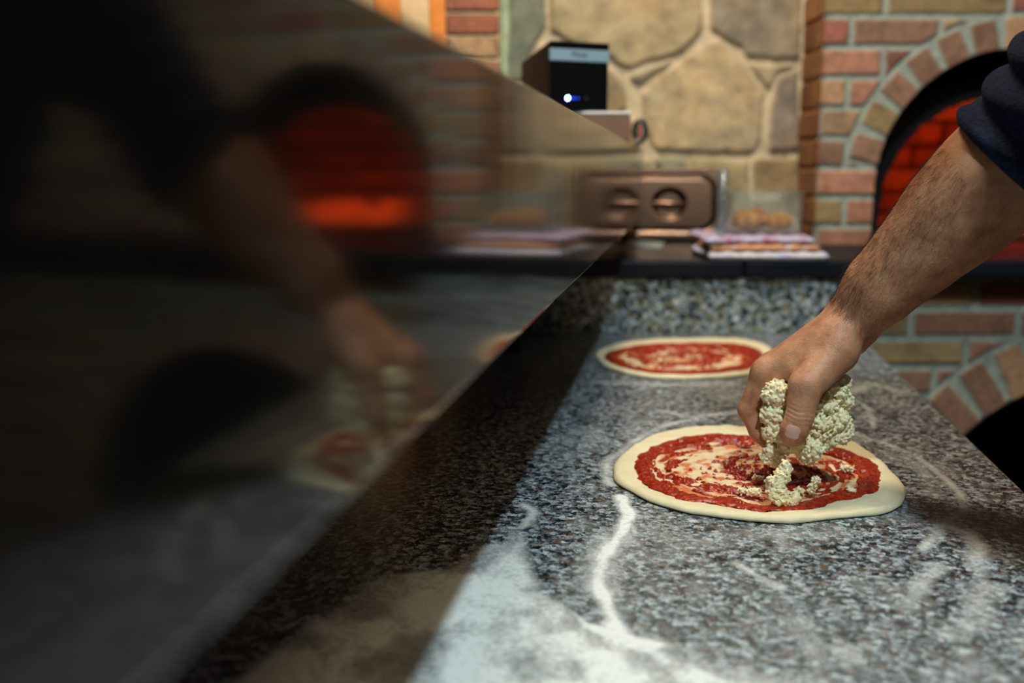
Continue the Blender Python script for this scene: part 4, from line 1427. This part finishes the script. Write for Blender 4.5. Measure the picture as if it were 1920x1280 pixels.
bxs = np.concatenate([AX(0.130, 0.206, 0.006), AX(0.206, 0.366, 0.0011), AX(0.366, 0.45, 0.0022), AX(0.45, 1.10, 0.010)])
bys = np.concatenate([AX(0.10, 0.83, 0.010), AX(0.83, 0.884, 0.0022), AX(0.884, 1.035, 0.0012), AX(1.035, 1.09, 0.01)])
bzs = np.concatenate([AX(-0.02, 0.90, 0.012), AX(0.90, 0.924, 0.004), AX(0.924, 1.10, 0.0011), AX(1.10, 1.24, 0.0022), AX(1.24, 1.90, 0.010)])
B = Field(bxs, bys, bzs); B.rs = KA
arm_sdf(B)
B.cone(A(1598, 640, .915), A(1610, 628, .915), .014, .012, .016)      # wrist bone
hand_sdf(B)
torso_sdf(B); left_arm(B); legs(B); head_sdf(B)
for h, o in ((HIPR, 0.02), (HIPL, -0.02)):
    an = np.array([h[0] + 0.02, h[1] + o, 0.05]); B.cone(an, an + FWD * 0.16 - UP * 0.018, .042, .03, .02)
bv, bf = nets(B)
bv, bf = largest_piece(bv, bf)
bv = relax(bv, bf, 2, 0.4)
# thumb knuckle creases
ip = A(1499, 778, .868); axd = A(1489, 806, .8675) - A(1505, 750, .870); axd /= np.linalg.norm(axd)
rel_ = bv - ip; t_ = rel_ @ axd; rd = np.linalg.norm(rel_ - t_[:, None] * axd, axis=1)
camdir = np.array([0, 0, CAMZ]) - ip; camdir /= np.linalg.norm(camdir)
front = smooth(0.0, 0.008, (rel_ - t_[:, None] * axd) @ camdir)
w = np.exp(-(t_ / 0.007) ** 2) * (rd < 0.02) * front
amp = -0.00055 * w * (0.5 + 0.5 * np.cos(t_ * 2 * PI / 0.0042 + 1.5 * np.sin(rel_[:, 0] * 300)))
nrm = (rel_ - t_[:, None] * axd) / np.maximum(rd, 1e-6)[:, None]
bv = bv + nrm * amp[:, None]
person = np_mesh('person', bv, bf, M['skin'], None, True)
tag(person, 'person in a navy pushed up sleeve reaching in to drop cheese on the nearer pizza', 'person')
bvh = BVHTree.FromPolygons([tuple(p) for p in bv], [tuple(int(i) for i in q) for q in bf])

# thumb nail: a curved plate laid on the thumb
nc = A(1487, 808, .868)
nx_ax = np.cross(axd, camdir); nx_ax /= np.linalg.norm(nx_ax)
nn_ = np.cross(nx_ax, axd); nn_ = nn_ if nn_ @ camdir > 0 else -nn_
V = []; nu, nv = 15, 15
okn = True
for i in range(nu):
    for j in range(nv):
        u = -1 + 2 * i / (nu - 1); v_ = -1 + 2 * j / (nv - 1)
        m = max(abs(u), abs(v_)) / max(1e-6, (abs(u) ** 3 + abs(v_) ** 3) ** (1 / 3))
        u *= m; v_ *= m
        p = nc + nx_ax * u * 0.0068 + axd * v_ * 0.0066
        hit = bvh.ray_cast(Vector(p + nn_ * 0.03), Vector(-nn_))
        q_ = np.array(hit[0]) if hit[0] is not None else p
        lift = 0.0004 * (1 - max(abs(u), abs(v_)) ** 6) + (0.0003 if v_ > 0.6 else 0)
        V.append(q_ + nn_ * (lift - 0.0001))
idg = np.arange(nu * nv).reshape(nu, nv)
q = np.stack([idg[:-1, :-1], idg[1:, :-1], idg[1:, 1:], idg[:-1, 1:]], -1).reshape(-1, 4)
np_mesh('thumb_nail', V, q, M['nail'], person, True)

# sleeve and sweater
hem_o = A(1868, 292, .846); hem_n = (J['f3'] - J['elbow']); hem_n = hem_n / np.linalg.norm(hem_n)
sxs = np.concatenate([AX(0.26, 0.34, 0.006), AX(0.34, 0.52, 0.0022), AX(0.52, 1.10, 0.010)])
sys_ = np.concatenate([AX(0.10, 0.73, 0.010), AX(0.73, 0.96, 0.0026), AX(0.96, 1.06, 0.01)])
szs = np.concatenate([AX(0.80, 1.12, 0.010), AX(1.12, 1.42, 0.0022), AX(1.42, 1.66, 0.010)])
S = Field(sxs, sys_, szs); S.rs = KA
arm_pts = [J['f3'], J['f4'], J['elbow'], SH]
S.cone(J['f3'], J['f4'], .0440, .0468, 0.01); S.cone(J['f4'], J['elbow'], .0468, .0500, 0.02); S.cone(J['elbow'], SH, .0500, .074, 0.03)
torso_sdf(S, 0.014)
wrl = left_arm(S, 0.012, hand=False)
S.cone(CH, NECK + UP * .02, .078, .070, .03)
Xg, Yg, Zg = S.coords((slice(None),) * 3)
# bunched folds running round the sleeve
da = J['elbow'] - SH; La = np.linalg.norm(da); da = da / La
tt = ((Xg - SH[0]) * da[0] + (Yg - SH[1]) * da[1] + (Zg - SH[2]) * da[2])
fold_n = fbm(Xg * 9 + 2, Yg * 9, Zg * 9, o=2)
fold = 0.0046 * np.sin(tt * 2 * PI / 0.029 + 7 * fold_n + 2.5 * np.sin(Yg * 28)) * smooth(-0.02, 0.10, tt) * (0.45 + 0.55 * smooth(0.1, La * 0.7, tt)) * (1 - 0.9 * smooth(La * 0.92, La * 1.06, tt))
S.v = (S.v - fold * (np.abs(S.v) < 0.04)).astype(np.float32)
# hem cut across the forearm, slightly slanted, with a turned edge
pl = (Xg - hem_o[0]) * hem_n[0] + (Yg - hem_o[1]) * hem_n[1] + (Zg - hem_o[2]) * hem_n[2]
near_arm = (Zg < 1.33) & (Yg > 0.70)
bead = 0.0032 * np.exp(-((pl + 0.007) / 0.006) ** 2) - 0.003 * np.exp(-((pl + 0.018) / 0.005) ** 2)
S.v = np.where(near_arm, S.v - bead * (np.abs(S.v) < 0.03), S.v)
S.v = np.where(near_arm, np.maximum(S.v, pl), S.v)
S.v = np.maximum(S.v, 0.90 - Zg + 0 * S.v)           # waist hem
S.v = np.maximum(S.v, Zg - (NECK[2] + 0.02) + 0 * S.v)
# cut the left sleeve at the wrist
dl = ((Xg - wrl[0]) ** 2 + (Yg - wrl[1]) ** 2 + (Zg - wrl[2]) ** 2) ** .5
S.v = np.maximum(S.v, 0.055 - dl).astype(np.float32)
svv, sff = nets(S); svv, sff = largest_piece(svv, sff); svv = relax(svv, sff, 2, 0.4)
np_mesh('sweater', svv, sff, M['sweater'], person, True)['label'] = 'navy blue fleece sweater with pushed up sleeve'
T = Field(AX(0.40, 1.10, 0.012), AX(0.1, 1.0, 0.012), AX(0.0, 1.08, 0.012))
legs(T, 0.014); T.cone(PEL + RGT * .06, PEL - RGT * .06, .126, .126, .05); T.cone(PEL + RGT * .06 - UP * .05, PEL - RGT * .06 - UP * .05, .12, .12, .05)
Zt = T.ax[2][None, None, :]
T.v = np.maximum(np.maximum(T.v, 0.06 - Zt), Zt - 1.0).astype(np.float32)
tv, tf = nets(T); tv, tf = largest_piece(tv, tf)
np_mesh('trousers', relax(tv, tf, 2), tf, M['trousers'], person, True)
hz = HEAD
Hh = Field(AX(hz[0] - .16, hz[0] + .16, .006), AX(hz[1] - .16, hz[1] + .16, .006), AX(hz[2] - .16, hz[2] + .18, .006))
Hh.ell(HEAD + UP * .026 - FWD * .016, (.108, .086, .108), 0)
X3, Y3, Z3 = Hh.coords((slice(None),) * 3)
fwd_d = (X3 - hz[0]) * FWD[0] + (Y3 - hz[1]) * FWD[1]
cut = np.minimum((fwd_d + 0.0) * 0.8 - (Z3 - hz[2] - 0.045) * 0.9, 9) * 0.7
Hh.v = np.maximum(np.maximum(Hh.v, cut), -(Z3 - hz[2] + 0.05)).astype(np.float32)
Hh.v = (Hh.v + 0.004 * (fbm(X3 * 90, Y3 * 90, Z3 * 30, o=2) - 0.5)).astype(np.float32)
hv, hf = nets(Hh); hv, hf = largest_piece(hv, hf)
np_mesh('hair', hv, hf, M['hair'], person, True)
for s in (1, -1):
    bm = bmesh.new(); bmesh.ops.create_uvsphere(bm, u_segments=16, v_segments=12, radius=0.012)
    from_bm('eye', bm, M['white'], person, True, tuple(HEAD + FWD * .070 + RGT * .031 * s + UP * .006))
# shoes
for h, o in ((HIPR, 0.02), (HIPL, -0.02)):
    an = np.array([h[0] + 0.02, h[1] + o, 0.05])
    Q_ = Field(AX(an[0] - .30, an[0] + .12, .007), AX(an[1] - .12, an[1] + .14, .007), AX(-0.01, .16, .007))
    Q_.cone(an, an + FWD * 0.17 - UP * 0.012, .055, .042, .02)
    Q_.v = np.maximum(Q_.v, 0.002 - Q_.ax[2][None, None, :]).astype(np.float32)
    qv, qf = nets(Q_); np_mesh('shoe', relax(qv, qf, 2), qf, M['trousers'], person, True)

# forearm hair: fine tapered strands lying along the arm
rsn = np.random.RandomState(5)
V, Fc = [], []
axis_pts = [J['wrist'], J['f1'], J['f2'], J['f3'], J['f4']]
cnt = 0
for i in range(2600):
    t = rsn.rand() * 3.98; k = int(t); fr = t - k
    c = axis_pts[k] * (1 - fr) + axis_pts[k + 1] * fr
    ad = axis_pts[k] - axis_pts[k + 1]; ad /= np.linalg.norm(ad)
    up = np.array([-0.35, -0.55, 0.9]) + rsn.randn(3) * 0.65
    up -= ad * (up @ ad); up /= np.linalg.norm(up)
    hit = bvh.ray_cast(Vector(c + up * 0.09), Vector(-up))
    if hit[0] is None: continue
    p = np.array(hit[0]); nr_ = np.array(hit[1])
    if (p - hem_o) @ hem_n < -0.004: continue
    d = ad * 0.8 + rsn.randn(3) * 0.35 + np.array([0, 0, -0.35]); d -= nr_ * (d @ nr_); d /= np.linalg.norm(d) + 1e-9
    L = 0.006 + 0.009 * rsn.rand(); lift = 0.1 + 0.35 * rsn.rand()
    side = np.cross(d, nr_); wd = 0.00006
    pts_ = [p - nr_ * 0.0003, p + d * L * .5 + nr_ * L * lift * .6, p + d * L + nr_ * L * lift * .7]
    b0 = len(V)
    for pp, ww in zip(pts_, (1, .8, .25)):
        V += [pp + side * wd * ww, pp - side * wd * ww * .5 + nr_ * wd * ww, pp - side * wd * ww * .5 - nr_ * wd * ww]
    for s in (0, 3):
        for m in range(3): Fc.append((b0 + s + m, b0 + s + (m + 1) % 3, b0 + s + 3 + (m + 1) % 3, b0 + s + 3 + m))
ah = np_mesh('arm_hair', V, Fc, M['hair'], person, True)
ah['kind'] = 'stuff'

# ================================================================== CHEESE


def cheese_mesh(name, blobs, ncrumb, seed, step=0.0009, crumb_r=(0.0016, 0.0032), spread=1.0, bites=(), parent=None, nzs=1.0):
    rs = np.random.RandomState(seed)
    pts = np.array([b[0] for b in blobs]); rr = np.array([b[1] for b in blobs])
    lo = (pts - rr[:, None]).min(0) - 0.011; hi = (pts + rr[:, None]).max(0) + 0.011
    G = Field(AX(lo[0], hi[0], step), AX(lo[1], hi[1], step), AX(lo[2], hi[2], step))
    for c, r in blobs: G.ell(c, (r, r, r), 0.004)
    X, Y, Z = G.coords((slice(None),) * 3)
    G.v = (G.v + nzs * (0.013 * (fbm(X * 120, Y * 120, Z * 120, o=2) - 0.46) + 0.006 * (fbm(X * 330, Y * 330, Z * 330, o=2) - 0.45))).astype(np.float32)
    for i in range(ncrumb):
        b = rs.randint(len(blobs)); d = rs.randn(3); d /= np.linalg.norm(d)
        c = pts[b] + d * rr[b] * (0.84 + 0.26 * rs.rand()) * spread
        a = rs.randn(3); a /= np.linalg.norm(a)
        l = 0.0006 + 0.0032 * rs.rand() ** 2.2; r = crumb_r[0] + (crumb_r[1] - crumb_r[0]) * rs.rand() ** 1.6
        G.cone(c - a * l, c + a * l, r, r * 0.8, 0.0007)
    v, f = nets(G)
    v, f = largest_piece(v, f)
    return np_mesh(name, v, f, M['cheese'], parent, True)


R_ = lambda px: px * 0.00051
blobs = [(A(1456, 738, .893), R_(24)), (A(1449, 775, .893), R_(20)), (A(1450, 810, .892), R_(17)), (A(1446, 845, .892), R_(12)), (A(1457, 862, .893), R_(12)), (A(1437, 858, .893), R_(7)),
         (A(1475, 830, .893), R_(18)), (A(1490, 800, .905), R_(34)), (A(1500, 745, .912), R_(34)),
         (A(1545, 765, .898), R_(26)), (A(1570, 735, .900), R_(20)), (A(1580, 716, .905), R_(12)), (A(1540, 800, .893), R_(26)), (A(1522, 838, .890), R_(20)), (A(1505, 842, .892), R_(13)),
         (A(1568, 790, .897), R_(23)), (A(1578, 815, .896), R_(14)), (A(1590, 806, .897), R_(7)), (A(1555, 818, .895), R_(18)), (A(1514, 858, .890), R_(9)), (A(1584, 752, .902), R_(14))]
ch = cheese_mesh('grated_cheese', blobs, 5200, 11, 0.0007, (0.0008, 0.0021))
tag(ch, 'handful of crumbly white grated cheese squeezed in the fingers', 'cheese', kind='stuff')
# clumps and crumbs that have left the hand
ZS = TOPZ + 0.0085


def onpz(x, y, z): return PZ(x, y, z)


g0 = onpz(1462, 945, ZS)
up_ = lambda dx, dy, dz, r: (g0 + np.array([dx, dy, dz]), r)
fc = cheese_mesh('falling_cheese', [up_(0, 0, .007, .009), up_(-.004, .002, .017, .008), up_(.002, .002, .026, .0062), up_(.005, .003, .034, .0045), up_(.010, 0, .005, .0055), up_(.014, .001, .006, .004), up_(-.006, 0, .012, .006), up_(-.007, 0, .022, .0045)], 700, 21, 0.0006, (0.0006, 0.0016), nzs=0.6)
tag(fc, 'large clump of white cheese dropping onto the nearer pizza below the thumb', 'cheese')
g1 = onpz(1525, 925, ZS)
f2 = cheese_mesh('falling_cheese', [(g1 + np.array([0, 0, .008]), .0036), (g1 + np.array([.0012, 0, .013]), .0032), (g1 + np.array([-.0015, 0, .003]), .0032)], 110, 22, 0.0005, (0.0005, 0.0011), nzs=0.3)
tag(f2, 'small upright shred of white cheese dropping right of the large clump', 'cheese')
CR = [(1413, 927, 0.0048, 'cheese crumb on the sauce just left of the large dropping clump'), (1421, 899, 0.0034, 'small cheese crumb on the sauce, behind and left of the large clump'),
      (1499, 922, 0.0026, 'tiny cheese crumb on the sauce between the two dropping clumps'), (1588, 884, 0.0046, 'flat cheese crumb farthest right and back on the nearer pizza'),
      (1597, 922, 0.0019, 'tiny white cheese crumb on the red sauce at the right front of the nearer pizza'), (1392, 922, 0.0022, 'tiny cheese crumb farthest left on the nearer pizza')]
for i, (x, y, r, lab) in enumerate(CR):
    g = onpz(x, y, ZS)
    bl_ = [(g + np.array([0, 0, r * .6]), r * .8), (g + np.array([r * .9, 0, r * .5]), r * .65), (g + np.array([-r * .8, .001, r * .5]), r * .6)]
    o = cheese_mesh('cheese_crumb', bl_, 60, 40 + i, 0.0005, (0.0005, 0.0011), nzs=0.25)
    tag(o, lab, 'cheese', 'cheese crumbs on the nearer pizza')

# ================================================================== LIGHTS


def point(name, loc, col, power, radius=0.05):
    l = bpy.data.lights.new(name, 'POINT'); l.color = col; l.energy = power; l.shadow_soft_size = radius
    o = bpy.data.objects.new(name, l); C.objects.link(o); o.location = loc
    return o


def area(name, loc, target, col, power, sx, sy_):
    l = bpy.data.lights.new(name, 'AREA'); l.color = col; l.energy = power; l.shape = 'RECTANGLE'; l.size = sx; l.size_y = sy_
    o = bpy.data.objects.new(name, l); C.objects.link(o); o.location = loc
    o.rotation_euler = (Vector(target) - Vector(loc)).to_track_quat('-Z', 'Y').to_euler()
    return o


lx, ly = sy(0.398, -0.42)
point('counter_lamp', (lx, ly, TOPZ + 2.03), (0.68, 0.895, 1.0), 152, 0.05)
area('warm_room_lamp', (0.1, 1.25, 2.75), (0.35, 2.5, 1.3), (1.0, 0.85, 0.66), 32, 0.4, 0.4)
point('orange_wall_lamp', (-0.62, 2.05, 1.95), (1.0, 0.48, 0.14), 3.2, 0.05)
area('oven_fire', (OX + 0.02, YB + 0.19, OZ + 0.255), (OX + 0.05, YB + 0.60, OZ - 0.08), (1.0, 0.18, 0.012), 1.4, 0.30, 0.06)
area('room_fill', (0.9, -0.6, 2.9), (0.5, 1.2, 0.9), (1.0, 0.76, 0.46), 12, 0.8, 0.8)

w = bpy.data.worlds.new('World'); bpy.context.scene.world = w; w.use_nodes = True
w.node_tree.nodes['Background'].inputs[0].default_value = (0.9, 0.75, 0.6, 1)
w.node_tree.nodes['Background'].inputs[1].default_value = 0.01

# ================================================================== CAMERA
cam = bpy.data.cameras.new('camera'); cam.sensor_width = 36.0; cam.sensor_fit = 'HORIZONTAL'; cam.lens = 35.0
co = bpy.data.objects.new('camera', cam); C.objects.link(co)
co.location = (0, 0, CAMZ); co.rotation_euler = (PI / 2 - TH, 0, 0)
cam.clip_start = 0.02; cam.clip_end = 50
cam.dof.use_dof = True; cam.dof.focus_distance = 0.93; cam.dof.aperture_fstop = 3.2
sc = bpy.context.scene
sc.camera = co
vs_ = sc.view_settings
vs_.view_transform = 'Standard'; vs_.look = 'None'; vs_.gamma = 1.0; vs_.use_curve_mapping = False; vs_.exposure = 0.0
